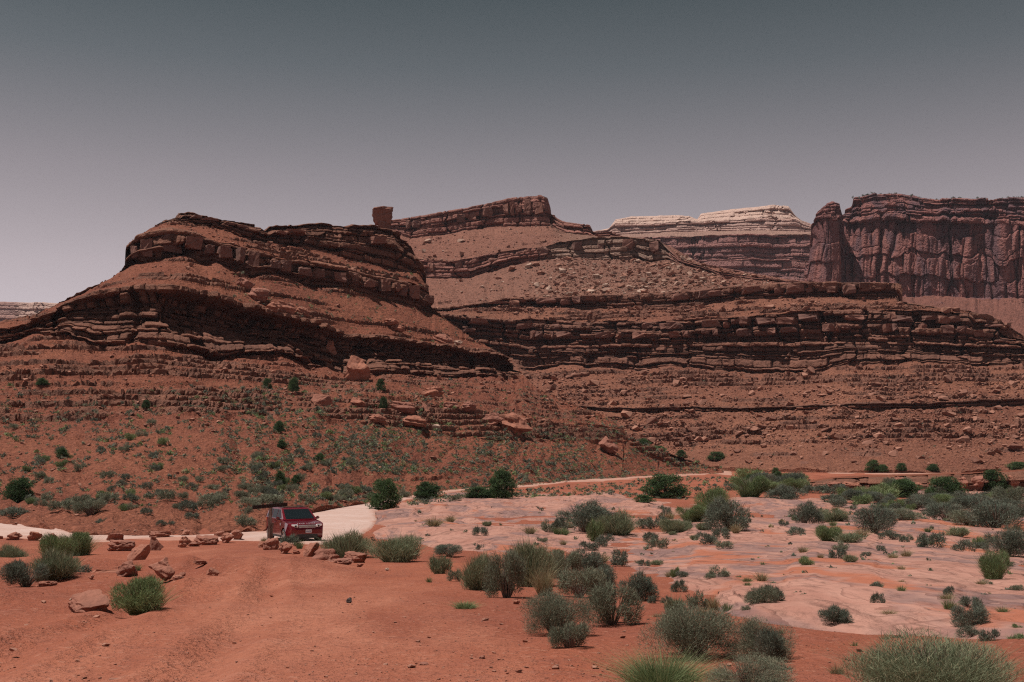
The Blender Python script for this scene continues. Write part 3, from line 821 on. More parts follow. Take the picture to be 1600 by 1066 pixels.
t_a = dict(y=[(1255, 470), (1330, 470)], d=[(1255, 850), (1264, 832), (1290, 822), (1310, 824), (1316, 850)], j=0)
t_b = dict(y=[(1255, 440), (1330, 447)], d=[(1255, 850), (1264, 830), (1290, 820), (1310, 822), (1316, 850)], j=0.5)
t_c = dict(y=[(1255, 420), (1263.5, 412), (1267, 356), (1276, 345), (1312, 345), (1316, 440), (1330, 446)], d=[(1255, 860), (1264, 836), (1290, 826), (1310, 828), (1316, 858)], j=0.8)
t_d = dict(y=[(1255, 420), (1263.5, 411), (1266.5, 355), (1275, 327), (1284, 319), (1293, 315), (1307, 313), (1312.5, 317), (1314, 342), (1316, 440), (1330, 446)], d=[(1255, 862), (1264, 840), (1290, 830), (1310, 832), (1316, 862)], j=0.8)
tower = build_mass('rock_tower', 1259, 1317, 0.6, [t_a, t_b, t_c, t_d],
    [dict(k='talus', n=10, amp=0.5),
     dict(k='cliff', n=80, strata=3, amp=1.5, butt=3, bl=20, bw=16, round=0.7, flute=2.5, fw=16, warp=0.1),
     dict(k='cliff', n=30, strata=6, amp=2.5, butt=3, bl=20, bw=8, round=0.9)],
    MAT['far'], 59, back=(12, 25, 40), backdrop=(1, 14, 90), label='detached sandstone tower standing left of the fluted cliff', cat='rock tower')

f_a = dict(y=[(-500, 540), (300, 540)], d=[(-500, 1500), (300, 1500)], j=0)
f_b = dict(y=[(-500, 505), (300, 505)], d=[(-500, 1560), (300, 1560)], j=1)
f_c = dict(y=[(-500, 468), (0, 471), (90, 473), (300, 474)], d=[(-500, 1575), (300, 1575)], j=0.8, dj=15)
build_mass('distant_mesa', -360, 260, 1.5, [f_a, f_b, f_c],
    [dict(k='talus', n=16, amp=2), dict(k='cliff', n=34, strata=5, amp=4, butt=12, bl=70, bw=40, round=1.5, pale=[(-500, 0.2), (20, 0.3), (40, 0.8), (300, 0.8)])],
    MAT['pale'], 61, back=(80, 300, 600), backdrop=(1, 5, 150), label='pale distant mesa peeking over the left shoulder of the butte', cat='mesa')

l_a = dict(y=[(1240, 772), (1290, 770), (1400, 776), (1500, 780), (1600, 778), (2000, 780)], d=[(1240, 140), (1290, 140), (1400, 134), (1500, 130), (1600, 131), (2000, 130)], j=0.6)
l_b = dict(y=[(1240, 757), (1272, 752), (1300, 748), (1350, 746), (1400, 744.5), (1500, 741), (1600, 735.5), (1800, 733), (2000, 733)],
            d=[(1240, 146), (1290, 145), (1400, 138), (1500, 133.5), (1600, 134.5), (2000, 134)], j=0.9, dj=1.0, dw=30)
l_c = dict(y=[(1240, 755), (1272, 750), (1300, 746), (1350, 743), (1400, 741.5), (1500, 739), (1600, 733.5), (1800, 731), (2000, 731)],
            d=[(1240, 160), (1290, 162), (1400, 160), (1500, 158), (1600, 158), (2000, 158)], j=0.5)
ledge = build_mass('rock_ledge', 1266, 1930, 1.2, [l_a, l_b, l_c],
    [dict(k='cliff', n=34, strata=3, amp=0.55, butt=0.9, bl=5, bw=2.6, round=0.28, var=0.9, prof=[(0, -0.9), (0.4, -0.5), (0.65, 0.5), (1, 0.3)]),
     dict(k='talus', n=8, amp=0.15)],
    MAT['butte'], 67, back=(3, 8), backdrop=(0.5, 4), label='low undercut red rock ledge behind the junipers at the right edge', cat='ledge')
# ------------------------------------------------------------------ stones: prototypes
def hull_rock(seed, n=16, boxy=0.0, sub=0, rough=0.05, cuts=5, taper=0.0):
    """angular stone: hull of scattered points (boxy: nearer a block), corners struck off, then roughened"""
    r = random.Random(seed)
    bm = bmesh.new()
    for i in range(n + 8):
        if i < 8:
            if boxy <= 0:
                continue
            q = Vector(((i & 1) - 0.5, ((i >> 1) & 1) - 0.5, ((i >> 2) & 1) - 0.5)) * (0.72 + 0.28 * boxy)
            q += Vector([r.uniform(-1, 1) * 0.11 for _ in range(3)])
        else:
            q = Vector((r.gauss(0, 1), r.gauss(0, 1), r.gauss(0, 1))).normalized() * r.uniform(0.40, 0.60)
            q = Vector([max(-0.5, min(0.5, c)) for c in q])
        if taper:
            f = 1 - taper * (0.5 - q.z)
            q.x *= f
            q.y *= f
        bm.verts.new(q)
    res = bmesh.ops.convex_hull(bm, input=bm.verts)
    bmesh.ops.delete(bm, geom=[e for e in res['geom_interior'] if isinstance(e, bmesh.types.BMVert)], context='VERTS')
    bmesh.ops.delete(bm, geom=[v for v in bm.verts if not v.link_faces], context='VERTS')
    for _ in range(cuts):
        nr_ = Vector((r.gauss(0, 1), r.gauss(0, 1), r.gauss(0, 0.8))).normalized()
        far = max(v.co.dot(nr_) for v in bm.verts)
        cut = bmesh.ops.bisect_plane(bm, geom=list(bm.verts) + list(bm.edges) + list(bm.faces), plane_co=nr_ * far * r.uniform(0.72, 0.9), plane_no=nr_, clear_outer=True)
        ed = [e for e in cut['geom_cut'] if isinstance(e, bmesh.types.BMEdge)]
        if ed:
            bmesh.ops.contextual_create(bm, geom=ed)
    if sub:
        bmesh.ops.bevel(bm, geom=list(bm.edges), offset=0.028, segments=1, affect='EDGES', clamp_overlap=True)
        bmesh.ops.triangulate(bm, faces=bm.faces)
        for _ in range(sub):
            bmesh.ops.subdivide_edges(bm, edges=bm.edges, cuts=1, use_grid_fill=True)
            bmesh.ops.triangulate(bm, faces=bm.faces)
    bmesh.ops.triangulate(bm, faces=bm.faces)
    bmesh.ops.recalc_face_normals(bm, faces=bm.faces)
    co = np.array([v.co for v in bm.verts])
    if sub:
        d = rough * (vn3(co * 3.1 + seed, seed) + 0.6 * vn3(co * 7.0 + seed, seed + 1) + 0.35 * vn3(co * 15.0, seed + 2))
        lay = 0.35 * rough * np.sin(co[:, 2] * 21 + seed + 2 * vn3(co * 2.0, seed + 3))
        nn = co / (np.linalg.norm(co, axis=1, keepdims=True) + 1e-6)
        co = co + nn * d[:, None]
        co[:, :2] += nn[:, :2] * lay[:, None]
    lo, hi = co.min(0), co.max(0)
    co = (co - lo) / (hi - lo) - np.array([0.5, 0.5, 0.0])          # unit box, base at z = 0
    bm.verts.index_update()
    F = np.array([[v.index for v in f.verts] for f in bm.faces])
    bm.free()
    return co, F

def rock_meshes(name, count, mat, **kw):
    out = []
    for i in range(count):
        co, F = hull_rock(100 + i * 7 + len(name), **kw)
        out.append(mesh_from_arrays(name, co, F, mat))
    return out

ROCK_NEAR = rock_meshes('rock', 10, MAT['boulder'], n=12, boxy=0.0, sub=3, rough=0.07, cuts=5)
ROCK_SLAB = rock_meshes('slab', 6, MAT['boulder'], n=14, boxy=0.15, sub=3, rough=0.075, cuts=8)
ROCK_FAR = rock_meshes('boulder', 8, MAT['rubble'], n=12, boxy=0.0, cuts=3)
ROCK_FARP = rock_meshes('boulder', 6, MAT['pale_rubble'], n=12, boxy=0.0, cuts=3)
BLOCKS = rock_meshes('rock_block', 10, MAT['block'], n=10, boxy=0.9, sub=2, rough=0.045, cuts=4)
SLABS = rock_meshes('ledge_slab', 10, MAT['block'], n=12, boxy=0.7, sub=1, rough=0.06, cuts=5)
RUB = [hull_rock(500 + i, n=9, boxy=0.0, cuts=1) for i in range(8)]

def put_rock(name, me, loc, w, dp, h, rz=0.0, tilt=(0, 0), sink=0.15, parent=None):
    o = obj(name, me, parent)
    o.scale = (w, dp, h)
    o.rotation_euler = (tilt[0], tilt[1], rz)
    o.location = (loc[0], loc[1], loc[2] - sink * h)
    return o

# ------------------------------------------------------------------ picking places on the rock masses
def spot(rec, px, py, kinds=('talus',)):
    """grid vertex of a mass that the photo pixel falls on"""
    c = int(np.clip(round((px - rec['xs'][0]) / rec['step']), 0, len(rec['xs']) - 1))
    col = rec['py'][:, c]
    ok = np.array([k[1] != 'back' for k in rec['kinds']])
    r = np.where(ok, np.abs(col - py), 1e9).argmin()
    return rec['G'][r, c], r, c

def visible_rows(rec):
    """mask of vertices not hidden by lower rows of the same mass nearer the eye"""
    py = rec['py']
    best = np.minimum.accumulate(py, 0)
    return py <= best + 0.8

BUTTE_HIDE = [(600, 330), (674, 480), (716, 513), (773, 548), (811, 578), (844, 612), (891, 630), (974, 665), (979, 688), (1047, 731), (1100, 742), (1200, 760)]

def scatter(rec, n, seed, dens, kinds=('talus',)):
    rg = np.random.default_rng(seed)
    vis = visible_rows(rec)
    kk = np.array([k[1] in kinds for k in rec['kinds']])
    py, px = rec['py'], rec['px']
    dpy = np.abs(np.gradient(py, axis=0))
    w = dens(px, py) * vis * kk[:, None] * np.clip(dpy, 0, 3) * (px > -60) * (px < 1660)
    w = w.ravel()
    w = np.clip(w, 0, None)
    i = rg.choice(len(w), size=n, p=w / w.sum())
    r, c = i // px.shape[1], i % px.shape[1]
    G = rec['G'][r, c]
    return G, px[r, c], py[r, c], rg

def merged(name, protos, places, mats, label, cat, tones=None):
    """many small copies joined in one mesh of kind stuff; places: (x,y,z, sx,sy,sz, rz)"""
    Vs, Fs, Ts, off = [], [], [], 0
    for i, (x, y, z, sx, sy, sz, rz) in enumerate(places):
        co, F, tn = protos[i % len(protos)]
        c, s_ = math.cos(rz), math.sin(rz)
        q = co * np.array([sx, sy, sz])
        q = np.stack([q[:, 0] * c - q[:, 1] * s_ + x, q[:, 0] * s_ + q[:, 1] * c + y, q[:, 2] + z], 1)
        Vs.append(q)
        Fs.append(F + off)
        Ts.append(np.clip(tn * 0.7 + 0.3 * ((i * 7919) % 101) / 101.0, 0, 1))
        off += len(co)
    me = mesh_from_arrays(name, np.concatenate(Vs), np.concatenate(Fs), mats, False, {'tone': np.concatenate(Ts)})
    return tag(obj(name, me), label, cat, kind='stuff')

# ------------------------------------------------------------------ plants: prototypes (unit width 1, height 1, base at z = 0)
def tri_leaves(base, dirs, length, width, rg, bend=0.0):
    n = len(base)
    side = np.cross(dirs, rg.normal(size=(n, 3)))
    side /= np.linalg.norm(side, axis=1, keepdims=True) + 1e-9
    L = np.asarray(length).reshape(-1, 1) * np.ones((n, 1))
    W = np.asarray(width).reshape(-1, 1) * np.ones((n, 1))
    V = np.stack([base - side * W * 0.5, base + side * W * 0.5, base + dirs * L], 1).reshape(-1, 3)
    F = np.arange(3 * n).reshape(-1, 3)
    return V, F

def unit(v):
    return v / (np.linalg.norm(v, axis=-1, keepdims=True) + 1e-9)

def bush(seed, n, leaf, lw, up=0.5, clump=0.35, inner=0.5, lumps=9, flatbase=0.12):
    """domed shrub: leaves on many overlapping tufts of unequal size"""
    rg = np.random.default_rng(seed)
    az = rg.uniform(0, 2 * np.pi, lumps)
    rad = np.sqrt(rg.uniform(0.0, 1, lumps)) * 0.38
    cz = rg.uniform(0.16, 0.64, lumps) * (1 - 0.9 * rad)
    cr_ = rg.uniform(0.09, 0.25, lumps)
    k = rg.choice(lumps, n, p=cr_ ** 2 / (cr_ ** 2).sum())
    d = unit(rg.normal(size=(n, 3)) + np.array([0, 0, 0.35]))
    rr = (inner + (1 - inner) * rg.uniform(0, 1, n) ** 0.6) * cr_[k]
    c = np.stack([rad[k] * np.cos(az[k]), rad[k] * np.sin(az[k]), cz[k]], 1)
    p = c + d * rr[:, None] * np.array([1, 1, 1.15])
    p[:, 2] = np.maximum(p[:, 2], rg.uniform(0.0, flatbase, n))
    out = unit(p * np.array([1, 1, 0.6]) + np.array([0, 0, 0.05]))
    dirs = unit(out * 0.7 + np.array([0, 0, up]) + rg.normal(size=(n, 3)) * clump)
    V, F = tri_leaves(p, dirs, leaf * rg.uniform(0.4, 1.4, n) * np.where(rg.uniform(0, 1, n) > 0.93, 2.2, 1.0), lw * rg.uniform(0.7, 1.3, n), rg)
    tone = np.repeat(np.clip(0.25 + 0.5 * rg.uniform(0, 1, n) + 0.25 * rg.uniform(0, 1, lumps)[k] + (rg.uniform(0, 1, n) > 0.93) * 0.4, 0, 1), 3)
    lo, hi = V.min(0), V.max(0)
    V[:, 2] = (V[:, 2] - 0) / np.quantile(V[:, 2], 0.995)
    V[:, :2] /= (np.quantile(np.abs(V[:, :2]), 0.99) * 2)
    return V, F, tone

def stems(seed, n, w=0.012, spread=0.42, top=0.75):
    rg = np.random.default_rng(seed)
    az = rg.uniform(0, 2 * np.pi, n)
    r0, r1 = rg.uniform(0, 0.06, n), rg.uniform(0.08, spread, n)
    b = np.stack([r0 * np.cos(az), r0 * np.sin(az), np.full(n, -0.04)], 1)
    m = np.stack([r1 * 0.45 * np.cos(az + 0.2), r1 * 0.45 * np.sin(az + 0.2), rg.uniform(0.25, 0.4, n)], 1)
    t = np.stack([r1 * np.cos(az), r1 * np.sin(az), rg.uniform(0.5, top + 0.2, n)], 1)
    Vs, Fs = [], []
    for i in range(n):
        o = len(Vs) * 3
        ring = []
        for q, ww in ((b[i], w), (m[i], w * 0.7), (t[i], w * 0.25)):
            ring.append([q + ww * np.array([math.cos(a), math.sin(a), 0]) for a in (0, 2.1, 4.2)])
        Vs.append(np.array(ring).reshape(-1, 3))
        o = i * 9
        for s_ in (0, 3):
            for j in range(3):
                a, c = o + s_ + j, o + s_ + (j + 1) % 3
                Fs += [(a, c, c + 3), (a, c + 3, a + 3)]
    return np.concatenate(Vs), np.array(Fs), np.full(9 * n, 0.5)

def tuft(seed, n, w, lean=0.5, curve=0.25, base=0.22):
    """grass-like clump of long blades"""
    rg = np.random.default_rng(seed)
    az = rg.uniform(0, 2 * np.pi, n)
    rb = np.sqrt(rg.uniform(0, 1, n)) * base
    b = np.stack([rb * np.cos(az), rb * np.sin(az), np.zeros(n)], 1)
    a2 = az + rg.normal(0, 0.5, n)
    ln = np.abs(rg.normal(0.5, 0.35, n)) * lean * (0.3 + rb / base)
    H = rg.uniform(0.45, 1.0, n) * (1 - 0.35 * (rb / base) ** 2)
    dirs = np.stack([np.cos(a2) * ln, np.sin(a2) * ln, np.ones(n)], 1)
    m = b + dirs * (H * 0.55)[:, None]
    t = b + dirs * H[:, None] + np.stack([np.cos(a2), np.sin(a2), -0.3 * np.ones(n)], 1) * (curve * ln * H)[:, None]
    side = unit(np.cross(dirs, rg.normal(size=(n, 3)))) * w
    V = np.stack([b - side, b + side, m - side * 0.7, m + side * 0.7, t], 1).reshape(-1, 3)
    i = np.arange(n)[:, None] * 5
    F = np.concatenate([i + np.array([[0, 1, 3]]), i + np.array([[0, 3, 2]]), i + np.array([[2, 3, 4]])], 0)
    V[:, 2] /= np.quantile(V[:, 2], 0.99)
    V[:, :2] /= (np.quantile(np.abs(V[:, :2]), 0.985) * 2)
    return V, F, np.repeat(rg.uniform(0, 1, n), 5)

def merge_parts(*ps):
    V, F, T, o = [], [], [], 0
    for v, f, t in ps:
        V.append(v); F.append(f + o); T.append(t)
        o += len(v)
    return np.concatenate(V), np.concatenate(F), np.concatenate(T)

def juniper_crown(seed, n_cl, n_leaf, leaf, conic=0.4):
    rg = np.random.default_rng(seed)
    z = rg.uniform(0.04, 0.92, n_cl) ** 1.15
    prof = np.clip(np.sin(np.clip(z * 0.72 + 0.28, 0, 1) * np.pi) ** 0.6 * (1 - conic * z), 0.1, 1) * 0.42
    az = rg.uniform(0, 2 * np.pi, n_cl)
    rr = prof * np.sqrt(rg.uniform(0.15, 1, n_cl)) * rg.uniform(0.8, 1.15, n_cl)
    c = np.stack([rr * np.cos(az), rr * np.sin(az), z], 1)
    cs = rg.uniform(0.075, 0.15, n_cl)
    k = np.repeat(np.arange(n_cl), n_leaf)
    n = len(k)
    d = unit(rg.normal(size=(n, 3)))
    p = c[k] + d * (cs[k] * rg.uniform(0.45, 1, n) ** 0.5)[:, None]
    dirs = unit(d * 0.8 + np.array([0, 0, 0.6]) + rg.normal(size=(n, 3)) * 0.4)
    V, F = tri_leaves(p, dirs, leaf * rg.uniform(0.6, 1.4, n), leaf * 0.55, rg)
    t = np.repeat(np.clip(rg.uniform(0, 0.7, n) + 0.3 * rg.uniform(0, 1, n_cl)[k], 0, 1), 3)
    V[:, 2] = np.maximum(V[:, 2], 0.02)
    V[:, 2] /= np.quantile(V[:, 2], 0.998)
    V[:, :2] /= (np.quantile(np.abs(V[:, :2]), 0.99) * 2)
    return V, F, t

PLANTS = {}
for kind, mat, up, lumps in (('sage', 'sage', 0.5, 12), ('dark', 'dark', 0.4, 10), ('green', 'green', 0.9, 9), ('ephedra', 'ephedra', 1.3, 12)):
    for lod, (n, leaf, lw, ns, nv) in {'hero': (26000, 0.040, 0.0042, 140, 2), 'near': (7000, 0.075, 0.010, 60, 3), 'mid': (1500, 0.12, 0.026, 24, 3), 'small': (260, 0.20, 0.075, 8, 4)}.items():
        ml, mw = (1.6, 0.8) if kind == 'ephedra' else (1.0, 1.0)
        for v in range(nv):
            sd = len(kind) * 91 + v * 17 + n
            b = bush(sd, n, leaf * ml, lw * mw, up, 0.6, 0.35 if lod in ('near', 'hero') else 0.3, (lumps + v) * (2 if lod == 'hero' else 1))
            if kind in ('ephedra', 'green'):
                tf = tuft(sd + 5, n // (7 if lod != 'hero' else 12), lw * 0.45, 0.9, 0.2, 0.30)
                b = merge_parts(b, tf)
            me = mesh_from_arrays('foliage', b[0], b[1], MAT[mat], False, {'tone': b[2]})
            s_ = stems(sd + 1, ns, {'hero': 0.005, 'near': 0.010}.get(lod, 0.02))
            ms = mesh_from_arrays('branches', s_[0], s_[1], MAT['twig'])
            PLANTS.setdefault((kind, lod), []).append((me, ms))
for lod, n, w in (('hero', 2600, 0.0026), ('near', 900, 0.006), ('mid', 260, 0.012), ('small', 70, 0.03)):
    for v in range(3):
        for kind, mat in (('dry', 'dry'), ('grass', 'green')):
            t = tuft(300 + v + n, n, w, 0.8 if kind == 'dry' else 0.7, 0.35)
            PLANTS.setdefault((kind, lod), []).append((mesh_from_arrays('blades', t[0], t[1], MAT[mat], False, {'tone': t[2]}), None))
for v in range(4):
    c = juniper_crown(700 + v, 95, 120, 0.042, (0.45, 0.2, 0.3, 0.1)[v])
    PLANTS.setdefault(('juniper', 'near'), []).append((mesh_from_arrays('crown', c[0], c[1], MAT['juniper'], False, {'tone': c[2]}), None))

def trunk_mesh(seed):
    rg = random.Random(seed)
    bm = bmesh.new()
    def limb(p0, p1, r0, r1, k=6):
        ax = (p1 - p0).normalized()
        a = ax.orthogonal().normalized()
        b = ax.cross(a)
        rings = []
        for j in range(4):
            t = j / 3
            c = p0.lerp(p1, t) + a * 0.03 * math.sin(3 * t + seed)
            r = r0 + (r1 - r0) * t
            rings.append([bm.verts.new(c + (a * math.cos(u) + b * math.sin(u)) * r) for u in [i * 2 * math.pi / k for i in range(k)]])
        for j in range(3):
            for i in range(k):
                bm.faces.new((rings[j][i], rings[j][(i + 1) % k], rings[j + 1][(i + 1) % k], rings[j + 1][i]))
        bm.faces.new(rings[-1])
    top = Vector((rg.uniform(-.06, .06), rg.uniform(-.06, .06), 0.5))
    limb(Vector((0, 0, -0.06)), top, 0.055, 0.03)
    limb(top, top + Vector((0.02, 0.03, 0.32)), 0.03, 0.008)
    for i in range(6):
        a = i * 1.1 + rg.uniform(-.3, .3)
        z = rg.uniform(0.08, 0.5)
        limb(top * (z / 0.5), top * (z / 0.5) + Vector((math.cos(a) * 0.3, math.sin(a) * 0.3, rg.uniform(0.12, 0.28))), 0.022, 0.006, 5)
    me = bpy.data.meshes.new('trunk')
    bm.to_mesh(me)
    bm.free()
    me.materials.append(MAT['bark'])
    return me
TRUNKS = [trunk_mesh(i) for i in range(3)]

NAMES = {'sage': 'sagebrush', 'dark': 'shrub', 'green': 'green_bush', 'ephedra': 'ephedra_bush', 'dry': 'dry_grass_tuft', 'grass': 'green_grass_tuft', 'juniper': 'juniper_tree'}
LOOK = {'sage': 'grey-green sagebrush', 'dark': 'dark grey shrub', 'green': 'green bush', 'ephedra': 'wiry pale green bush', 'dry': 'straw-coloured dry grass tuft', 'grass': 'fresh green grass tuft', 'juniper': 'dark green juniper'}
CATS = {'sage': 'shrub', 'dark': 'shrub', 'green': 'bush', 'ephedra': 'bush', 'dry': 'grass tuft', 'grass': 'grass tuft', 'juniper': 'juniper'}
_pc = [0]

def plant(kind, loc, w, h, lod, rz=None):
    _pc[0] += 1
    i = _pc[0]
    rz = (i * 2.399) % 6.283 if rz is None else rz
    lst = PLANTS[(kind, lod)]
    fo, st = lst[i % len(lst)]
    if kind == 'juniper':
        e = empty(NAMES[kind], loc, rz)
        e.scale = (w, w, h)
        obj('crown', fo, e)
        obj('trunk', TRUNKS[i % 3], e)
        return e
    if lod in ('near', 'hero') and st is not None:
        e = empty(NAMES[kind], loc, rz)
        e.scale = (w, w * 0.9, h)
        obj('foliage', fo, e)
        obj('branches', st, e)
        return e
    o = obj(NAMES[kind], fo)
    o.location = loc
    o.rotation_euler = (0, 0, rz)
    o.scale = (w, w * 0.9, h)
    return o

# ------------------------------------------------------------------ plants traced from the photograph: (x, base y, width, height) in photo pixels
TRACED = [
 # left foreground
 ('green', 125, 868, 52, 34), ('green', 90, 885, 52, 42), ('dark', 40, 930, 62, 40), ('ephedra', 88, 926, 62, 42), ('dark', 121, 912, 36, 28), ('ephedra', 14, 885, 48, 28),
 ('green', 222, 961, 78, 52), ('grass', 214, 900, 15, 13), ('dry', 60, 925, 22, 14),
 # by the car
 ('dark', 453, 857, 30, 18), ('grass', 468, 860, 18, 15), ('dry', 413, 848, 14, 10), ('ephedra', 541, 873, 68, 38), ('ephedra', 619, 880, 80, 38), ('dry', 637, 850, 32, 16),
 # middle cluster
 ('ephedra', 688, 897, 32, 30), ('dry', 678, 834, 34, 16), ('dark', 703, 872, 45, 18), ('dark', 750, 847, 24, 14), ('dark', 749, 863, 13, 9), ('grass', 671, 912, 12, 11), ('grass', 727, 950, 44, 14),
 ('sage', 710, 910, 22, 20), ('ephedra', 752, 924, 66, 52), ('sage', 792, 936, 60, 68), ('ephedra', 832, 918, 78, 66), ('dry', 850, 930, 44, 46), ('sage', 880, 903, 62, 40), ('dark', 922, 898, 60, 36),
 ('sage', 905, 932, 66, 44), ('dark', 935, 925, 56, 40), ('sage', 868, 990, 106, 62), ('sage', 890, 1014, 56, 38), ('sage', 955, 976, 76, 60), ('dark', 995, 936, 52, 42), ('dark', 1062, 924, 28, 20),
 ('green', 1054, 905, 14, 16), ('ephedra', 1055, 961, 34, 28), ('sage', 1090, 946, 34, 28), ('dry', 1115, 948, 28, 26), ('grass', 1135, 951, 22, 18), ('dry', 1027, 963, 22, 9), ('dry', 1102, 958, 32, 14),
 ('dark', 1018, 940, 14, 14), ('dark', 1042, 938, 20, 12), ('sage', 1085, 1032, 142, 76), ('sage', 1190, 1036, 92, 60), ('grass', 1035, 1080, 165, 62), ('sage', 1175, 1088, 130, 56),
 ('sage', 1190, 952, 50, 26), ('sage', 1124, 913, 30, 17), ('grass', 1168, 925, 14, 9), ('dark', 970, 889, 30, 26), ('dark', 1006, 889, 18, 11), ('dry', 938, 884, 34, 18),
 # on the slickrock, middle
 ('dark', 915, 838, 84, 44), ('dark', 875, 838, 28, 24), ('ephedra', 966, 842, 66, 34), ('green', 930, 852, 24, 32), ('dark', 946, 860, 28, 20), ('dark', 1017, 850, 24, 16), ('sage', 1028, 862, 32, 18),
 ('dark', 1028, 828, 32, 20), ('dark', 1006, 827, 22, 16), ('ephedra', 1055, 838, 50, 20), ('green', 1082, 820, 54, 24), ('green', 1118, 815, 52, 42), ('dark', 1141, 842, 66, 46), ('dark', 1102, 861, 34, 18),
 ('dark', 1127, 853, 28, 18), ('sage', 1131, 868, 28, 13), ('dry', 1150, 845, 20, 16), ('dry', 828, 845, 26, 14), ('dark', 1043, 804, 16, 11), ('dark', 1034, 800, 12, 8), ('grass', 870, 840, 14, 12),
 # right
 ('dark', 1257, 830, 44, 32), ('ephedra', 1302, 825, 52, 17), ('dark', 1368, 848, 68, 38), ('dark', 1391, 854, 32, 15), ('sage', 1418, 854, 16, 9), ('dry', 1347, 854, 32, 15), ('green', 1297, 862, 44, 24),
 ('dark', 1310, 887, 26, 16), ('green', 1260, 899, 22, 14), ('dark', 1353, 883, 16, 8), ('dry', 1396, 882, 24, 9), ('dark', 1456, 866, 40, 24), ('dark', 1506, 868, 30, 18), ('green', 1531, 862, 24, 17),
 ('dark', 1575, 876, 66, 40), ('green', 1552, 910, 46, 42), ('sage', 1542, 918, 16, 9), ('dry', 1580, 848, 30, 22), ('dark', 1303, 979, 48, 27), ('dark', 1372, 958, 22, 18), ('dark', 1511, 984, 56, 34),
 ('grass', 1484, 962, 24, 24), ('dark', 1484, 940, 18, 16), ('dark', 1517, 956, 34, 19), ('dark', 1514, 996, 34, 18), ('dark', 1548, 1016, 28, 21), ('green', 1590, 1008, 32, 18), ('dry', 1385, 1001, 18, 13),
 ('grass', 1336, 1015, 13, 12), ('ephedra', 1466, 1092, 236, 84), ('dry', 1308, 1060, 30, 22), ('dark', 1205, 1050, 50, 60), ('dry', 1390, 972, 30, 10), ('grass', 1220, 992, 12, 12), ('dark', 1208, 950, 30, 26),
 ('ephedra', 1325, 863, 40, 16), ('dark', 1245, 850, 30, 12), ('dark', 1224, 833, 16, 9), ('grass', 1450, 842, 14, 9), ('ephedra', 1495, 846, 40, 14), ('dry', 1255, 880, 22, 12), ('dry', 1282, 888, 14, 9),
 # back of the flats, right
 ('sage', 1410, 822, 44, 17), ('dark', 1480, 815, 60, 26), ('dark', 1555, 830, 84, 40), ('dark', 1430, 803, 50, 18), ('dark', 1530, 806, 66, 24), ('dark', 1590, 812, 50, 26), ('sage', 1512, 826, 50, 22),
 ('dark', 1345, 791, 58, 20), ('dark', 1395, 800, 26, 11), ('dark', 1232, 790, 54, 22), ('green', 1172, 784, 56, 30), ('dark', 1275, 774, 40, 13), ('dark', 1310, 775, 36, 15), ('dark', 1450, 788, 60, 16), ('dark', 1300, 788, 34, 12),
 ('sage', 1380, 812, 30, 10), ('dark', 1560, 792, 70, 16),
 # left slope foot
 ('dark', 20, 808, 40, 16), ('sage', 95, 798, 40, 18), ('sage', 140, 806, 46, 22), ('sage', 125, 792, 34, 18), ('sage', 170, 785, 40, 16), ('sage', 385, 820, 36, 18), ('dark', 300, 813, 22, 11), ('dark', 253, 822, 15, 9), ('dark', 161, 824, 22, 12),
 ('sage', 390, 790, 36, 14), ('sage', 330, 783, 36, 11), ('dark', 268, 822, 12, 9), ('sage', 425, 785, 40, 13)]
JUNIPERS = [(601, 796, 46, 46), (668, 783, 42, 26), (784, 784, 46, 42), (748, 784, 50, 16), (1040, 777, 66, 35), (30, 785, 44, 36), (1006, 791, 32, 11), (1412, 777, 54, 26), (1476, 780, 56, 34),
            (1552, 772, 46, 34), (1175, 760, 30, 18), (1216, 757, 20, 16), (1212, 745, 12, 14)]
SLOPE_JUNIPERS = [(1028, 716, 34, 20), (1064, 716, 16, 14), (1005, 700, 22, 16), (1120, 719, 26, 14), (438, 758, 16, 24), (462, 762, 16, 20), (98, 716, 20, 16), (418, 612, 14, 22), (457, 612, 16, 24), (593, 612, 14, 20),
                  (436, 675, 18, 18), (600, 640, 12, 20), (440, 700, 16, 14), (500, 720, 16, 12), (1365, 740, 22, 18), (1408, 738, 16, 13), (1458, 736, 18, 12), (1590, 734, 36, 14), (1380, 739, 16, 12), (230, 640, 12, 14), (65, 602, 18, 12)]

_r = random.Random(9)
for k_ in range(46):                       # dark green belt in front of the ledge and along the far end of the road
    x_ = _r.uniform(1130, 1600)
    y_ = _r.uniform(752, 775) if x_ < 1290 else _r.uniform(776, 806)
    w_ = _r.uniform(20, 52)
    TRACED.append((_r.choice(['green', 'dark', 'dark', 'sage', 'green']), x_, y_, w_, w_ * _r.uniform(0.36, 0.55)))
for k_ in range(60):                       # grass and low scrub between the slickrock humps
    x_ = _r.uniform(690, 1590)
    y_ = _r.uniform(805, 880 + 0.10 * (x_ - 690))
    w_ = _r.uniform(10, 28)
    TRACED.append((_r.choice(['dry', 'dry', 'dark', 'sage', 'ephedra', 'grass']), x_, y_, w_, w_ * _r.uniform(0.45, 0.65)))
LABELLED = []          # (object, look, px, py, width px)

def size_word(w):
    return 'tiny' if w < 13 else 'small' if w < 24 else 'medium' if w < 44 else 'large' if w < 100 else 'very large'

def ground_scale(loc):
    return (loc[1] * CT + loc[2] * ST) / FPX

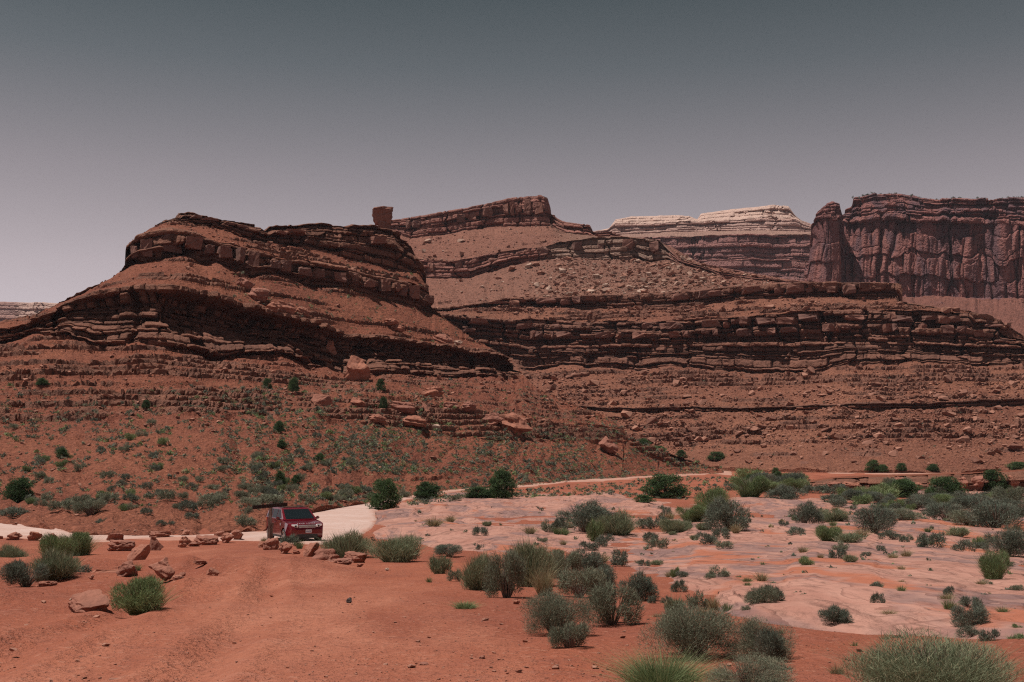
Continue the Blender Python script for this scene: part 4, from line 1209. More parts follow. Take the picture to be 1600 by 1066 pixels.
for kind, x, y, w, h in TRACED:
    loc = on_ground(x, y - 0.06 * h)
    g = ground_scale(loc)
    hill = y < 824 and x < 460
    if hill:
        G, r_, c_ = spot(butte, x, y)
        loc = Vector(G)
        g = ground_scale(loc)
    lod = 'hero' if w > 84 else 'near' if w > 40 else 'mid' if w > 13 else 'small'
    o = plant(kind, loc - Vector((0, 0, 0.03)), w * g * 1.16, h * g * 1.12, lod)
    LABELLED.append((o, kind, x, y, w))
for x, y, w, h in JUNIPERS:
    loc = Vector(spot(butte, x, y)[0]) if x < 100 else on_ground(x, y)
    g = ground_scale(loc)
    LABELLED.append((plant('juniper', loc, w * g * 1.05, h * g * 1.05, 'near'), 'juniper', x, y, w))
for x, y, w, h in SLOPE_JUNIPERS:
    loc = Vector(spot(butte if x < 960 else wall, x, y)[0])
    g = ground_scale(loc)
    LABELLED.append((plant('juniper', loc, w * g * 1.1, h * g * 0.95, 'near'), 'juniper', x, y, w))

# labels that single each traced plant out: look + size + landmark, then its rank from the left among equals
LANDMARKS = [(60, 900, 'at the far left of the foreground'), (222, 940, 'beside the leaning slabs at lower left'), (440, 850, 'beside the sign post and car'), (580, 870, 'right of the stone outcrop'),
             (700, 890, 'left of the big middle thicket'), (840, 915, 'in the big middle thicket'), (900, 985, 'below the big middle thicket'), (1010, 940, 'on red sand right of the thicket'),
             (1110, 1030, 'at the bottom edge right of centre'), (1130, 935, 'where red sand meets slickrock'), (930, 840, 'on the sandy mound in mid flats'), (1120, 840, 'on slickrock near the leafy bush'),
             (1290, 860, 'on the slickrock right of centre'), (1400, 850, 'around the round dark slickrock shrub'), (1540, 880, 'by the right edge on slickrock'), (1500, 970, 'at the right on pale rock slabs'),
             (1340, 990, 'on red sand near the bottom right'), (1470, 1050, 'in the bottom right corner'), (1500, 810, 'in the dark thicket far right'), (1300, 780, 'at the back of the flats right'),
             (680, 790, 'along the far road bend'), (1020, 785, 'at the back of the slickrock'), (90, 800, 'at the slope foot on the left'), (350, 800, 'at the slope foot behind the car'),
             (440, 620, 'on the slope below the overhang'), (1050, 710, 'in the gully mouth below the wall'), (1430, 738, 'at the foot of the long wall'), (450, 720, 'on the lower butte slope'), (1200, 752, 'by the far end of the road')]
def label_by_place(items, marks, group, cat):
    """items (object, look, x, y): each gets its look, its landmark and, among equals, its rank from the left"""
    bk = {}
    for o, look, x, y in items:
        lm = min(marks, key=lambda q: (q[0] - x) ** 2 + (2.2 * (q[1] - y)) ** 2)[2]
        bk.setdefault((look, lm), []).append((x, o))
    words = ['leftmost', 'second from left', 'third from left', 'fourth from left', 'fifth from left', 'sixth from left', 'seventh from left', 'eighth from left', 'ninth from left', 'tenth from left']
    for (look, lm), lst in bk.items():
        lst.sort(key=lambda q: q[0])
        for i, (x, o) in enumerate(lst):
            lab = look + ' ' + lm
            if len(lst) > 1:
                lab += ', ' + (words[i] if i < 10 else 'farther right in the row')
            tag(o, lab, cat, group)

buckets = {}
for o, kind, x, y, w in LABELLED:
    lm = min(LANDMARKS, key=lambda q: (q[0] - x) ** 2 + (2.2 * (q[1] - y)) ** 2)[2]
    buckets.setdefault((size_word(w) + ' ' + LOOK[kind], lm), []).append((x, o, kind))
ORD = ['leftmost', 'second from left', 'third from left', 'fourth from left', 'fifth from left', 'sixth from left', 'seventh from left', 'eighth from left', 'ninth from left', 'tenth from left', 'eleventh from left', 'twelfth from left', 'thirteenth from left', 'fourteenth from left', 'fifteenth from left', 'sixteenth from left']
for (look, lm), lst in buckets.items():
    lst.sort(key=lambda q: q[0])
    for i, (x, o, kind) in enumerate(lst):
        lab = look + ' ' + lm + ('' if len(lst) == 1 else ', ' + ORD[i])
        tag(o, lab, CATS[kind], 'plants on the flats and slope foot' if kind != 'juniper' else 'junipers')

# ------------------------------------------------------------------ shrubs dotting the slopes and flats
def dens_butte(px, py):
    d = sstep(575, 640, py) * (0.40 + 0.8 * sstep(250, 480, px)) * (1 + 1.2 * sstep(420, 560, px) * sstep(660, 690, py)) * sstep(810, 770, py)
    d = d * (0.35 + 0.65 * sstep(0.0, 0.3, fbm2(px / 60, py / 25, 5, 3) + 0.15))
    d = d + 0.30 * sstep(400, 430, py) * sstep(560, 520, py) * sstep(300, 400, px) + 0.5 * sstep(640, 700, px) * sstep(480, 500, py) * sstep(560, 540, py)
    return d * (1 - 0.9 * sstep(735, 745, py) * sstep(765, 758, py) * sstep(420, 480, px) * sstep(900, 700, px))

SMALL = [bush(900 + i, 34, 0.30, 0.17, 0.5, 0.5, 0.3, 5) for i in range(6)]
Gp, spx, spy, rg = scatter(butte, 6200, 5, dens_butte)
cand = []
for G, a, b in zip(Gp, spx, spy):
    cand.append((G, a, b, float(rg.choice([0.45, 0.6, 0.8, 1.0, 1.3], p=[0.3, 0.3, 0.22, 0.12, 0.06]) * rg.uniform(0.85, 1.2))))
# flats between road and slickrock, and the far right thicket
rg2 = np.random.default_rng(77)
flat_c = []
for _ in range(1500):
    z_ = rg2.uniform()
    if z_ < 0.42:
        a, b = rg2.uniform(640, 1130), 0
        lo = np.interp(a, [640, 810, 1050, 1130], [784, 766, 748, 745])
        b = rg2.uniform(lo, np.interp(a, [640, 800, 1130], [792, 780, 780]))
    elif z_ < 0.72:
        a = rg2.uniform(1130, 1640)
        b = rg2.uniform(748, 775) if a < 1280 else rg2.uniform(770, 815)
    else:
        a, b = rg2.uniform(640, 1640), rg2.uniform(790, 1000)
        if rg2.uniform() > 0.45 or b > 800 + 0.3 * (a - 640) + 60:
            continue
    loc = on_ground(a, b)
    g_ = ground_scale(loc)
    flat_c.append((np.array(loc), a, b, float(min(rg2.choice([0.35, 0.5, 0.7, 0.9, 1.3], p=[0.2, 0.25, 0.25, 0.2, 0.1]), g_ * rg2.uniform(6, 19)))))
allc = cand + flat_c
order = sorted(range(len(allc)), key=lambda i: -allc[i][3] / ground_scale(allc[i][0]))
NIND = 150
ZONES = [('small shrub dotting the red slope below the butte', 'shrubs dotting the butte slope'), ('small shrub scattered over the flats and slickrock', 'small shrubs scattered on the flats')]
SC = [[], []]
stuff = {'sage': [], 'dark': [], 'green': [], 'dry': []}
for rank, i in enumerate(order):
    G, a, b, sz = allc[i]
    kind = ['sage', 'dark', 'sage', 'dark', 'green', 'sage', 'dry'][(i * 31) % 7]
    zi = 0 if i < len(cand) else 1
    h = sz * (0.62 if kind != 'dry' else 0.5)
    if rank < NIND:
        o = plant('sage' if kind == 'dry' else kind, Vector(G) - Vector((0, 0, 0.04)), sz, h, 'mid' if sz / ground_scale(G) > 11 else 'small')
        o.name = 'small_shrub'
        SC[zi].append((o, ('wide' if sz / ground_scale(G) > 14 else 'small') + ' ' + {'sage': 'grey-green shrub', 'dry': 'grey-green shrub', 'dark': 'dark shrub', 'green': 'green shrub'}[kind] + '', a, b))
    else:
        stuff[kind].append((G[0], G[1], G[2] - 0.05, sz, sz, h, (i * 1.7) % 6.28))
label_by_place(SC[0], [(120, 640, 'on the left slope ledges'), (300, 690, 'on the bare left slope'), (420, 640, 'on the slope below the overhang'), (430, 740, 'on the slope above the car'), (360, 720, 'on the slope up-left of the car'), (470, 715, 'on the slope up-right of the car'), (350, 765, 'on the slope foot left of the car'), (490, 755, 'on the slope foot right of the car'), (200, 760, 'on the left slope foot'), (270, 775, 'on the slope foot midway to the car'), (300, 745, 'just above the slope foot left of the car'), (395, 780, 'right behind the sign board'), (130, 780, 'right of the left juniper'), (600, 735, 'above the round juniper'), (60, 740, 'on the slope by the left juniper'), (60, 680, 'on the far left slope'), (540, 690, 'on the slope under the cubic boulder'),
                       (560, 750, 'above the road bend'), (660, 700, 'on the slope under the flat slabs'), (720, 745, 'above the far road'), (790, 710, 'under the big peaked boulder'), (880, 720, 'under the lower ledge'), (980, 720, 'near the gully mouth'),
                       (470, 470, 'on the upper talus'), (720, 530, 'along the right ridge'), (600, 610, 'beside the cubic boulder')], ZONES[0][1], 'shrub')
label_by_place(SC[1], [(680, 790, 'by the two round junipers'), (760, 775, 'between the junipers'), (850, 765, 'below the far road'), (930, 765, 'left of the bright green juniper'), (1000, 760, 'behind the bright green juniper'), (1080, 765, 'right of the bright green juniper'),
                       (1160, 765, 'near the end of the road'), (1230, 765, 'left of the rock ledge'), (1320, 785, 'in front of the ledge start'), (1400, 795, 'in front of the ledge junipers'), (1480, 800, 'in the far right thicket'), (1580, 800, 'at the right edge below the ledge'),
                       (700, 840, 'on slickrock near the road'), (800, 820, 'on the bare slickrock'), (950, 800, 'on the back of the slickrock'), (1050, 870, 'on sand amid the slickrock'), (1200, 880, 'on the slickrock centre'), (1300, 920, 'on the banded slickrock'),
                       (1420, 920, 'on the dark-stained slickrock'), (1550, 920, 'on the slickrock at right'), (1200, 820, 'left of the round dark shrub'), (1450, 850, 'right of the round dark shrub')], ZONES[1][1], 'shrub')
Gw, wpx, wpy, rgw = scatter(wall, 420, 8, lambda px, py: sstep(600, 700, py) * (0.2 + sstep(1150, 1000, px)) + 0.08)
for i, G in enumerate(Gw):
    sz = rgw.uniform(0.5, 1.2)
    stuff['dark' if i % 2 else 'sage'].append((G[0], G[1], G[2] - 0.05, sz, sz, sz * 0.6, i * 1.3))
Gf, _, _, rgf = scatter(far_c, 120, 9, lambda px, py: 1.0 * (py < 312), kinds=('cliff',))
for i, G in enumerate(Gf):
    sz = rgf.uniform(1.5, 3.2)
    stuff['dark'].append((G[0], G[1] + 3, G[2] - 0.3, sz, sz, sz * 0.8, i * 1.3))
for k, lab in (('sage', 'mass of tiny grey-green scrub speckling the slopes'), ('dark', 'mass of tiny dark scrub speckling the slopes'), ('green', 'mass of tiny green scrub speckling the slopes'), ('dry', 'mass of tiny dry grass speckling the slopes')):
    merged('scrub', SMALL, stuff[k], MAT[k], lab, 'scrub')

# ------------------------------------------------------------------ stones traced from the photograph: (x, base y, width, height, shape, tilt)
STONES = [
 (2, 843, 7, 5, 'r', 0, 'pebble-sized red stone at the left frame edge of the road-side row'), (22, 845, 24, 13, 'r', 0, 'first full boulder from left in the road-side row'), (55, 846, 24, 14, 'r', 0, 'second boulder from left in the road-side row'),
 (88, 847, 26, 14, 'r', 0, 'third boulder from left in the road-side row'), (181, 846, 29, 12, 'r', 0, 'lone rounded boulder at the road edge right of the green bush'), (250, 842, 36, 11, 's', 0, 'long low stone at the road edge behind the others'),
 (291, 839, 19, 10, 'r', 0, 'small upright stone near the road, middle of the row'), (286, 855, 25, 17, 'r', 0.1, 'dark-faced boulder below the small upright stone'), (305, 853, 18, 8, 'r', 0, 'small stone right of the dark-faced boulder'),
 (322, 851, 38, 14, 's', 0, 'broad low boulder mid row near the road'), (343, 842, 18, 11, 'r', 0, 'small boulder behind the pair at the row end'), (355, 849, 23, 16, 'r', 0.1, 'left boulder of the pair at the right row end'),
 (372, 846, 22, 17, 'r', -0.1, 'right boulder of the pair at the right row end'), (242, 862, 26, 20, 'r', 0.1, 'round boulder right of the large split rock'), (210, 885, 38, 34, 'r', 0.25, 'large split dark-faced rock at left of the dirt clearing'),
 (190, 863, 42, 16, 's', 0, 'flat lit rock behind the large split rock'), (171, 916, 74, 20, 's', 0.05, 'long flat pink slab above the round green bush'), (205, 926, 40, 25, 'r', -0.25, 'leaning brown rock left behind the round green bush'),
 (249, 933, 48, 28, 'r', 0.3, 'leaning dark-edged rock right behind the round green bush'), (274, 923, 26, 12, 's', 0, 'low stone right of the leaning rocks'), (283, 917, 12, 9, 'r', 0, 'small block on the low stone by the leaning rocks'),
 (280, 932, 16, 6, 's', 0, 'thin flake in front of the low stone'), (301, 911, 15, 9, 'r', 0, 'small dark-based stone left of the tilted flake'), (325, 914, 19, 18, 's', 0.5, 'tilted flake standing on the red dirt'),
 (313, 900, 22, 5, 's', 0, 'thin pale flake behind the tilted flake'), (140, 957, 72, 26, 's', 0.28, 'long tilted slab with dark front at lower left'), (143, 927, 9, 8, 'r', 0, 'small grey stone above the long tilted slab'),
 (75, 929, 32, 8, 's', 0, 'flush flat stone below the left bushes'), (112, 945, 9, 6, 'p', 0, 'whitish pebble at the left end of the tilted slab'),
 (410, 858, 14, 9, 'r', 0, 'small stone left of the sign post foot'), (426, 862, 28, 19, 'r', 0, 'sharp boulder in front of the sign post'), (447, 867, 25, 19, 'r', 0.1, 'peaked boulder in front of the car wheel'),
 (465, 846, 11, 7, 'r', 0, 'small stone just before the car bumper'), (463, 867, 15, 6, 's', 0, 'flat stone between the two car-side boulders'), (486, 872, 30, 22, 'r', -0.1, 'blocky boulder right of the peaked one, below the bumper'),
 (510, 881, 46, 24, 'r', 0, 'orange-brown rounded outcrop boulder'), (530, 870, 42, 13, 's', 0, 'flat pink top stone behind the outcrop'), (552, 879, 36, 17, 's', 0.15, 'pale sloping stone at the right of the outcrop'),
 (497, 890, 13, 9, 'r', 0, 'small dark stone at the outcrop left foot'), (510, 890, 17, 9, 'r', 0, 'small stone at the outcrop middle foot'), (522, 891, 10, 6, 'r', 0, 'tiny stone at the outcrop foot'),
 (535, 885, 36, 9, 's', 0, 'thin layered slab under the outcrop'), (563, 888, 11, 6, 'r', 0, 'tiny stone at the outcrop right tip'), (585, 846, 14, 8, 'r', 0, 'lone red stone beside the road right of the car'),
 (546, 942, 10, 9, 'd', 0, 'dark round stone alone on the red dirt'), (605, 893, 8, 5, 'p', 0, 'pale pebble below the wiry bushes'), (753, 1029, 12, 5, 's', 0, 'flat pebble on the red dirt, lower middle'),
 (663, 1036, 16, 3, 's', 0, 'thin flake on the dirt near the bottom middle'), (808, 945, 10, 9, 'r', 0, 'small red stone left of the lower thicket')]
m_dark = stone_mat('dark_stone', (0.10, 0.075, 0.07), (0.08, 0.065, 0.06), (0.05, 0.045, 0.045))
DARKROCK = [mesh_from_arrays('rock', *hull_rock(777, 15, sub=2), m_dark)]
PALEROCK = [mesh_from_arrays('rock', *hull_rock(778, 15, sub=2), MAT['pale_rubble'])]
for i, (x, y, w, h, sh, tl, lab) in enumerate(STONES):
    loc = on_ground(x, y - 0.1 * h)
    g = ground_scale(loc)
    me = {'r': ROCK_NEAR, 's': ROCK_SLAB, 'd': DARKROCK, 'p': PALEROCK}[sh]
    me = me[(i * 3) % len(me)]
    o = put_rock('boulder' if w > 16 else 'stone', me, loc, w * g * 1.02, w * g * 0.8, h * g * 1.25, ((i * 37) % 13 - 6) * 0.25, (0.12 * math.sin(i * 2.3), tl + 0.08 * math.sin(i)), 0.2)
    tag(o, lab, 'boulder' if w > 16 else 'stone', 'stones on the foreground dirt')

SLOPE_STONES = [
 (538, 555, 28, 25, 'r', 0.4, 'smooth tilted boulder leaning under the overhang'), (560, 598, 44, 40, 'r', 0.05, 'huge cubic boulder with black shadowed base under the overhang'), (500, 633, 36, 16, 'r', 0, 'rounded pale-topped boulder on the mid slope'),
 (628, 645, 42, 17, 's', 0.12, 'long flat boulder resting on the slope below the cubic boulder'), (641, 664, 44, 15, 's', 0.1, 'flat slab just below the long flat boulder'), (678, 624, 33, 18, 's', -0.1, 'overhanging wedge boulder on the right mid slope'),
 (668, 641, 26, 14, 'r', 0, 'blocky boulder under the wedge boulder'), (705, 642, 30, 13, 's', 0, 'low block in the ledge line right of the wedge'), (728, 642, 26, 13, 's', 0, 'second low block in the ledge line'),
 (800, 678, 52, 32, 'r', 0.15, 'big peaked boulder at the start of the lower ledge'), (770, 668, 36, 22, 'r', 0, 'boulder left of the big peaked boulder'), (946, 708, 38, 24, 'r', 0.25, 'dark-sided boulder at the gully mouth'),
 (383, 452, 38, 17, 'r', 0, 'dark round boulder on the upper talus'), (404, 470, 42, 19, 's', 0.25, 'tilted slab boulder on the upper talus'), (411, 487, 24, 15, 'r', 0, 'pale round boulder above the overhang lip'),
 (442, 490, 34, 18, 's', 0.2, 'slanting slab above the overhang lip'), (470, 492, 26, 12, 's', 0.3, 'small slanting slab at the overhang lip'), (620, 518, 22, 9, 's', 0.2, 'light flake on the upper right talus'),
 (690, 536, 34, 14, 's', 0.3, 'thin slab at the right end of the overhang lip'), (715, 540, 16, 8, 'p', 0.2, 'pale stone at the right end of the overhang'), (608, 508, 30, 10, 's', 0.1, 'dark slab on the upper right talus'),
 (560, 636, 26, 16, 'r', 0, 'red block in the mid slope ledge'), (585, 660, 30, 12, 's', 0.1, 'low slab under the mid slope ledge'), (676, 672, 22, 10, 'p', 0, 'pale flat stone below the ledge line')]
for i, (x, y, w, h, sh, tl, lab) in enumerate(SLOPE_STONES):
    G, _, _ = spot(butte, x, y - 0.12 * h)
    g = ground_scale(G)
    me = {'r': ROCK_NEAR, 's': ROCK_SLAB, 'p': PALEROCK}[sh]
    o = put_rock('boulder', me[(i * 3 + 1) % len(me)], G, w * g * 0.95, w * g * 0.8, h * g * 1.3, ((i * 37) % 13 - 6) * 0.2, (0.05, tl), 0.28)
    tag(o, lab, 'boulder', 'boulders on the butte slope')

# talus boulders of the canyon wall and back butte: the largest as things, the rest as rubble
def dens_wall(px, py):
    hide = py < interp(px, BUTTE_HIDE)
    return hide * (0.25 + 1.2 * sstep(575, 600, py) * sstep(725, 690, py) + 0.8 * sstep(495, 485, py)) * (0.3 + 0.7 * sstep(-0.1, 0.3, fbm2(px / 50, py / 20, 15, 3)))
rub = {'rubble': [], 'pale_rubble': []}
big = []
for rec, n, sd, dn, mn, lab, grp in ((wall, 6500, 71, dens_wall, 'rubble', 'tumbled boulder on the talus of the long canyon wall', 'boulders on the canyon wall talus'),
                                     (back_b, 5500, 72, lambda px, py: (0.2 + 1.4 * sstep(800, 900, px) * sstep(385, 400, py)) * (px < 1220), 'pale_rubble', 'pale boulder on the rubble slope below the back butte', 'pale boulders below the back butte'),
                                     (butte, 5200, 73, lambda px, py: 0.25 + 0.7 * sstep(440, 400, py) + 0.8 * sstep(560, 580, py) * sstep(700, 650, py), 'rubble', 'small tumbled boulder on the slope of the near butte', 'small boulders on the near butte')):
    G, px_, py_, rg = scatter(rec, n, sd, dn)
    for i in range(n):
        g = ground_scale(G[i])
        s_ = min((1.1 if rec is back_b else 1.5) + rg.pareto(2.3) * 1.2, 12.0 if rec is wall else 8.5) * g * (1.2 if rec is not butte else 0.9)
        sx, sy, sz = s_ * rg.uniform(0.8, 1.6), s_ * rg.uniform(0.8, 1.4), s_ * rg.uniform(0.45, 0.9)
        mn = ('rubble' if i % 5 < 3 else 'pale_rubble') if rec is back_b else mn
        big.append((s_ / g, G[i], sx, sy, sz, rg.uniform(0, 6.28), mn, lab, grp, px_[i], py_[i]))
big.sort(key=lambda q: -q[0])
TB = {}
for i, (q, G, sx, sy, sz, rz, mn, lab, grp, bx, by) in enumerate(big):
    if i < 190:
        me = (ROCK_FAR if mn == 'rubble' else ROCK_FARP)
        o = put_rock('talus_boulder', me[i % len(me)], G, sx, sy, sz, rz, (0.2 * math.sin(i), 0.2 * math.cos(i * 1.7)), 0.2)
        TB.setdefault(grp, []).append((o, ('wide ' if sx > 1.25 * sy else 'squat ' if sz < 0.55 * sx else 'blocky ') + ('pale ' if mn != 'rubble' else '') + 'boulder', bx, by))
    else:
        rub[mn].append((G[0], G[1], G[2] - 0.2 * sz, sx, sy, sz, rz))
WM = []
for y_, band in ((475, 'on the wall bench'), (600, 'on the upper wall talus'), (665, 'on the lower wall talus'), (710, 'at the wall foot')):
    for x_, below in ((720, 'by the near butte ridge'), (860, 'below the back butte'), (980, 'below the grey ledge'), (1100, 'below the pale mesa left end'), (1200, 'below the pale mesa'), (1300, 'below the rock tower'), (1400, 'below the fluted cliff start'), (1500, 'below the fluted cliff'), (1590, 'at the right edge')):
        WM.append((x_, y_, band + ' ' + below))
BM_ = [(700, 385, 'on the red slope under the back butte cap'), (800, 370, 'on the upper back butte slope'), (720, 450, 'on the left of the rubble slope'), (800, 440, 'on the rubble slope left half'), (880, 425, 'under the grey ledge start'), (960, 430, 'under the grey ledge middle'),
       (1040, 425, 'under the grey ledge end'), (1120, 440, 'on the rubble slope right half'), (1200, 445, 'on the rubble slope right tip'), (930, 455, 'low on the rubble slope'), (1050, 450, 'low on the rubble slope right')]
NM_ = [(100, 560, 'on the left flank of the butte'), (150, 640, 'among the left slope ledges'), (330, 600, 'under the deep overhang'), (320, 660, 'among the middle slope ledges'), (450, 600, 'near the cubic boulder'), (600, 650, 'by the long flat boulder'), (700, 660, 'right of the flat slabs'),
       (800, 640, 'above the lower ledge'), (900, 660, 'on the lower ledge'), (300, 430, 'on the upper left talus'), (450, 470, 'on the upper talus'), (600, 500, 'on the upper right talus'), (500, 400, 'on the bench between the cliffs'), (350, 360, 'on the butte shoulder'), (700, 720, 'on the lower slope')]
for grp, items in TB.items():
    label_by_place(items, WM if 'wall' in grp else BM_ if 'pale' in grp else NM_, grp, 'boulder')
RUBP = [(c, f, np.full(len(c), 0.5)) for c, f in RUB]
merged('rubble', RUBP, rub['rubble'], MAT['rubble'], 'red rubble strewn over the talus slopes', 'rubble')
merged('rubble', RUBP, rub['pale_rubble'], MAT['pale_rubble'], 'pale rubble strewn below the back butte', 'rubble')
# pebbles on the foreground dirt
rg = np.random.default_rng(5)
peb = []
for _ in range(1500):
    a, b = rg.uniform(-40, 1640), 1066 - 190 * rg.uniform(0, 1) ** 1.5
    if a > 1000 and rg.uniform() < 0.5:
        continue
    Y_ = float(np.interp(-b, -_pyt, _Yt))
    x_ = float(x_ratio(a, b)) * Y_
    s_ = min(0.010 + 0.009 * rg.pareto(2.3), 0.06) * (0.6 + Y_ / 24)
    peb.append((x_, Y_, s_, rg.uniform(0, 6.28)))
pz = ground_parts(np.array([p[0] for p in peb]), np.array([p[1] for p in peb]))[0]
merged('pebbles', RUBP, [(p[0], p[1], z - p[2] * 0.1, p[2] * 1.3, p[2], p[2] * 0.55, p[3]) for p, z in zip(peb, pz)], MAT['rubble'], 'loose pebbles strewn over the red foreground dirt', 'pebbles')

# ------------------------------------------------------------------ blocks set into the cliff bands (parts of the cliffs)
def line_blocks(rec, lo, hi, x0, x1, wmin, wmax, seed, name, meshes, proud, deep, f0=0.0, f1=1.0, skip=0.0):
    """row of blocks filling the band between two traced lines"""
    r = random.Random(seed)
    x = x0
    while x < x1:
        w = r.uniform(wmin, wmax)
        c = int(np.clip((x + w / 2 - rec['xs'][0]) / rec['step'], 0, len(rec['xs']) - 1))
        ya, yb = rec['Y'][lo, c], rec['Y'][hi, c]
        if ya - yb > 3.0 and r.random() >= skip:
            yb2, yt2 = ya + (yb - ya) * (f0 + r.uniform(-0.08, 0.08)), ya + (yb - ya) * (f1 - (f1 - f0) * r.uniform(0, 0.42))
            fm = (f0 + f1) / 2
            d = rec['D'][lo, c] * (1 - fm) + rec['D'][hi, c] * fm - r.uniform(0.3, 1.0) * proud
            P0 = point(x + w / 2, yb2, d)
            g = d / FPX
            dp = deep * r.uniform(0.8, 1.2)
            o = put_rock(name, r.choice(meshes), P0, w * g * 0.97, dp, (yb2 - yt2) * g, math.atan2(rec['ox'][c], -rec['oy'][c]) * 0.8 + r.uniform(-.32, .32), (r.uniform(-.08, .08), r.uniform(-.07, .07)), 0.0)
            o.location = o.location + Vector((0, dp * 0.35, 0))
            o.parent = rec['o']
        x += w * r.uniform(0.9, 1.35)
line_blocks(butte, 6, 7, 199, 430, 10, 36, 1, 'rock_block', BLOCKS, 3.0, 6.5, 0.24, 1.0)
line_blocks(butte, 6, 7, 430, 662, 9, 24, 2, 'rock_block', BLOCKS, 2.6, 6.0, 0.25, 1.0)
line_blocks(butte, 8, 9, 290, 640, 12, 38, 3, 'ledge_slab', SLABS, 2.6, 6.0, 0.50, 0.78, 0.35)
line_blocks(wall, 5, 6, 700, 1555, 9, 36, 4, 'ledge_slab', SLABS, 4.0, 9.0, 0.66, 0.98, 0.35)
line_blocks(wall, 5, 6, 720, 1555, 8, 30, 5, 'ledge_slab', SLABS, 4.0, 9.0, 0.32, 0.62, 0.45)
line_blocks(wall, 7, 8, 700, 1400, 10, 38, 6, 'ledge_slab', SLABS, 3.0, 8.0, 0.4, 0.98, 0.4)
line_blocks(back_b, 3, 4, 620, 858, 7, 20, 7, 'rock_block', BLOCKS, 3.0, 9.0, 0.40, 0.95, 0.4)
line_blocks(back_b, 1, 2, 670, 1040, 8, 24, 8, 'ledge_slab', SLABS, 3.0, 9.0, 0.4, 0.98, 0.4)
line_blocks(ledge, 0, 1, 1275, 1660, 12, 40, 9, 'rock_block', [m for m in ROCK_SLAB], 0.6, 2.8, 0.30, 1.0, 0.15)

# the balanced rock on the butte's right shoulder
P0 = point(598, 354, 340.0)
g = 340.0 / FPX
br = empty('balanced_rock', P0)
tag(br, 'square balanced rock standing alone on the butte skyline', 'rock')
for nm, z0, w, h, dx, sd, tp, bx in (('pedestal', -2.6, 21, 22, 3, 3, 0.0, 0.4), ('main_block', 0.6, 33, 24, -1, 8, 0.35, 0.5), ('cap_slab', 4.5, 34, 7, 0, 5, 0.0, 0.6)):
    bme = mesh_from_arrays(nm, *hull_rock(840 + sd, 12, boxy=bx, sub=2, rough=0.05, cuts=4, taper=tp), MAT['block'])
    put_rock(nm, bme, (dx * g, 0, z0), w * g, w * g, h * g, 0.1, (0, 0), 0.0, br)

# ------------------------------------------------------------------ sign post beside the road
wood = NT('weathered_wood')
gr = wood.noise(wood.scaled(wood.objco(), (9, 9, 1.2)), 2.0, 5, 0.65)
wood_m = wood.color(wood.mix(wood.rng(gr, 0.35, 0.65), (0.10, 0.065, 0.05), (0.36, 0.29, 0.25)))
wood.bump(gr, 0.6, 0.02)
dk = NT('dark_stained_wood')
gr = dk.noise(dk.scaled(dk.objco(), (1.2, 9, 9)), 2.0, 5, 0.65)
dark_wood = dk.color(dk.mix(dk.rng(gr, 0.3, 0.7), (0.022, 0.017, 0.015), (0.055, 0.040, 0.034)))

def bevel_box(name, size, mat, parent, loc, rot=(0, 0, 0), bev=0.012, taper=None, seg=2):
    bm = bmesh.new()
    bmesh.ops.create_cube(bm, size=1.0)
    for v in bm.verts:
        v.co = Vector((v.co.x * size[0], v.co.y * size[1], v.co.z * size[2]))
        if taper:
            taper(v.co)
    if bev:
        bmesh.ops.bevel(bm, geom=list(bm.edges), offset=bev, segments=seg, affect='EDGES', clamp_overlap=True)
    me = bpy.data.meshes.new(name)
    bm.to_mesh(me)
    bm.free()
    me.materials.append(mat)
    o = obj(name, me, parent)
    o.location = loc
    o.rotation_euler = rot
    return o

sp = on_ground(421, 848)
sign = empty('sign_post', sp, 0.08)
tag(sign, 'weathered wooden sign post with a long dark board, left of the car', 'sign post')
gs = ground_scale(sp)
bevel_box('post', (0.15, 0.15, 66 * gs), wood_m, sign, (0, 0, 31 * gs), (0, 0.045, 0), 0.02)
bevel_box('brace_post', (0.17, 0.14, 34 * gs), wood_m, sign, (0.06, 0.12, 14 * gs), (0, 0.06, 0), 0.02)
bevel_box('board', (54 * gs, 0.07, 5.6 * gs), dark_wood, sign, (0.0, -0.11, 57.5 * gs), (0, -0.085, 0.1), 0.01)
for dx in (-0.03, 0.03):
    bevel_box('bolt', (0.025, 0.02, 0.025), dark_wood, sign, (dx - 0.02, -0.155, 57.5 * gs), bev=0.004)

# ------------------------------------------------------------------ the car
PAINT = NT('red_car_paint')
PAINT.bsdf.inputs['Roughness'].default_value = 0.15
PAINT.bsdf.inputs['Metallic'].default_value = 0.0
PAINT.bsdf.inputs['Specular IOR Level'].default_value = 0.5
PAINT.bsdf.inputs['Coat Weight'].default_value = 0.8
dust = PAINT.noise(PAINT.objco(), 2.0, 5, 0.6)
paint_m = PAINT.color(PAINT.mix(PAINT.rng(dust, 0.50, 0.78, 0, 0.15), (0.125, 0.004, 0.011), (0.26, 0.09, 0.07)))
glass = plain('dark_car_glass', (0.010, 0.014, 0.016), 0.06, spec=0.35)
side_glass = plain('side_car_glass', (0.010, 0.014, 0.016), 0.10, spec=0.05)
blackp = plain('black_plastic', (0.018, 0.019, 0.020), 0.55)
rubber = plain('tyre_rubber', (0.030, 0.028, 0.027), 0.85)
alloy = plain('silver_alloy', (0.50, 0.48, 0.46), 0.35, 0.7)
chrome = plain('grille_silver', (0.60, 0.60, 0.61), 0.35, 0.3)
lens = plain('headlight_lens', (0.85, 0.86, 0.88), 0.12, 0.1, 0.9, 1.0)
amber = plain('amber_lens', (0.75, 0.13, 0.03), 0.15)
plate_m = plain('white_plate', (0.62, 0.62, 0.64), 0.4)
plate_t = plain('plate_lettering', (0.10, 0.12, 0.22), 0.5)

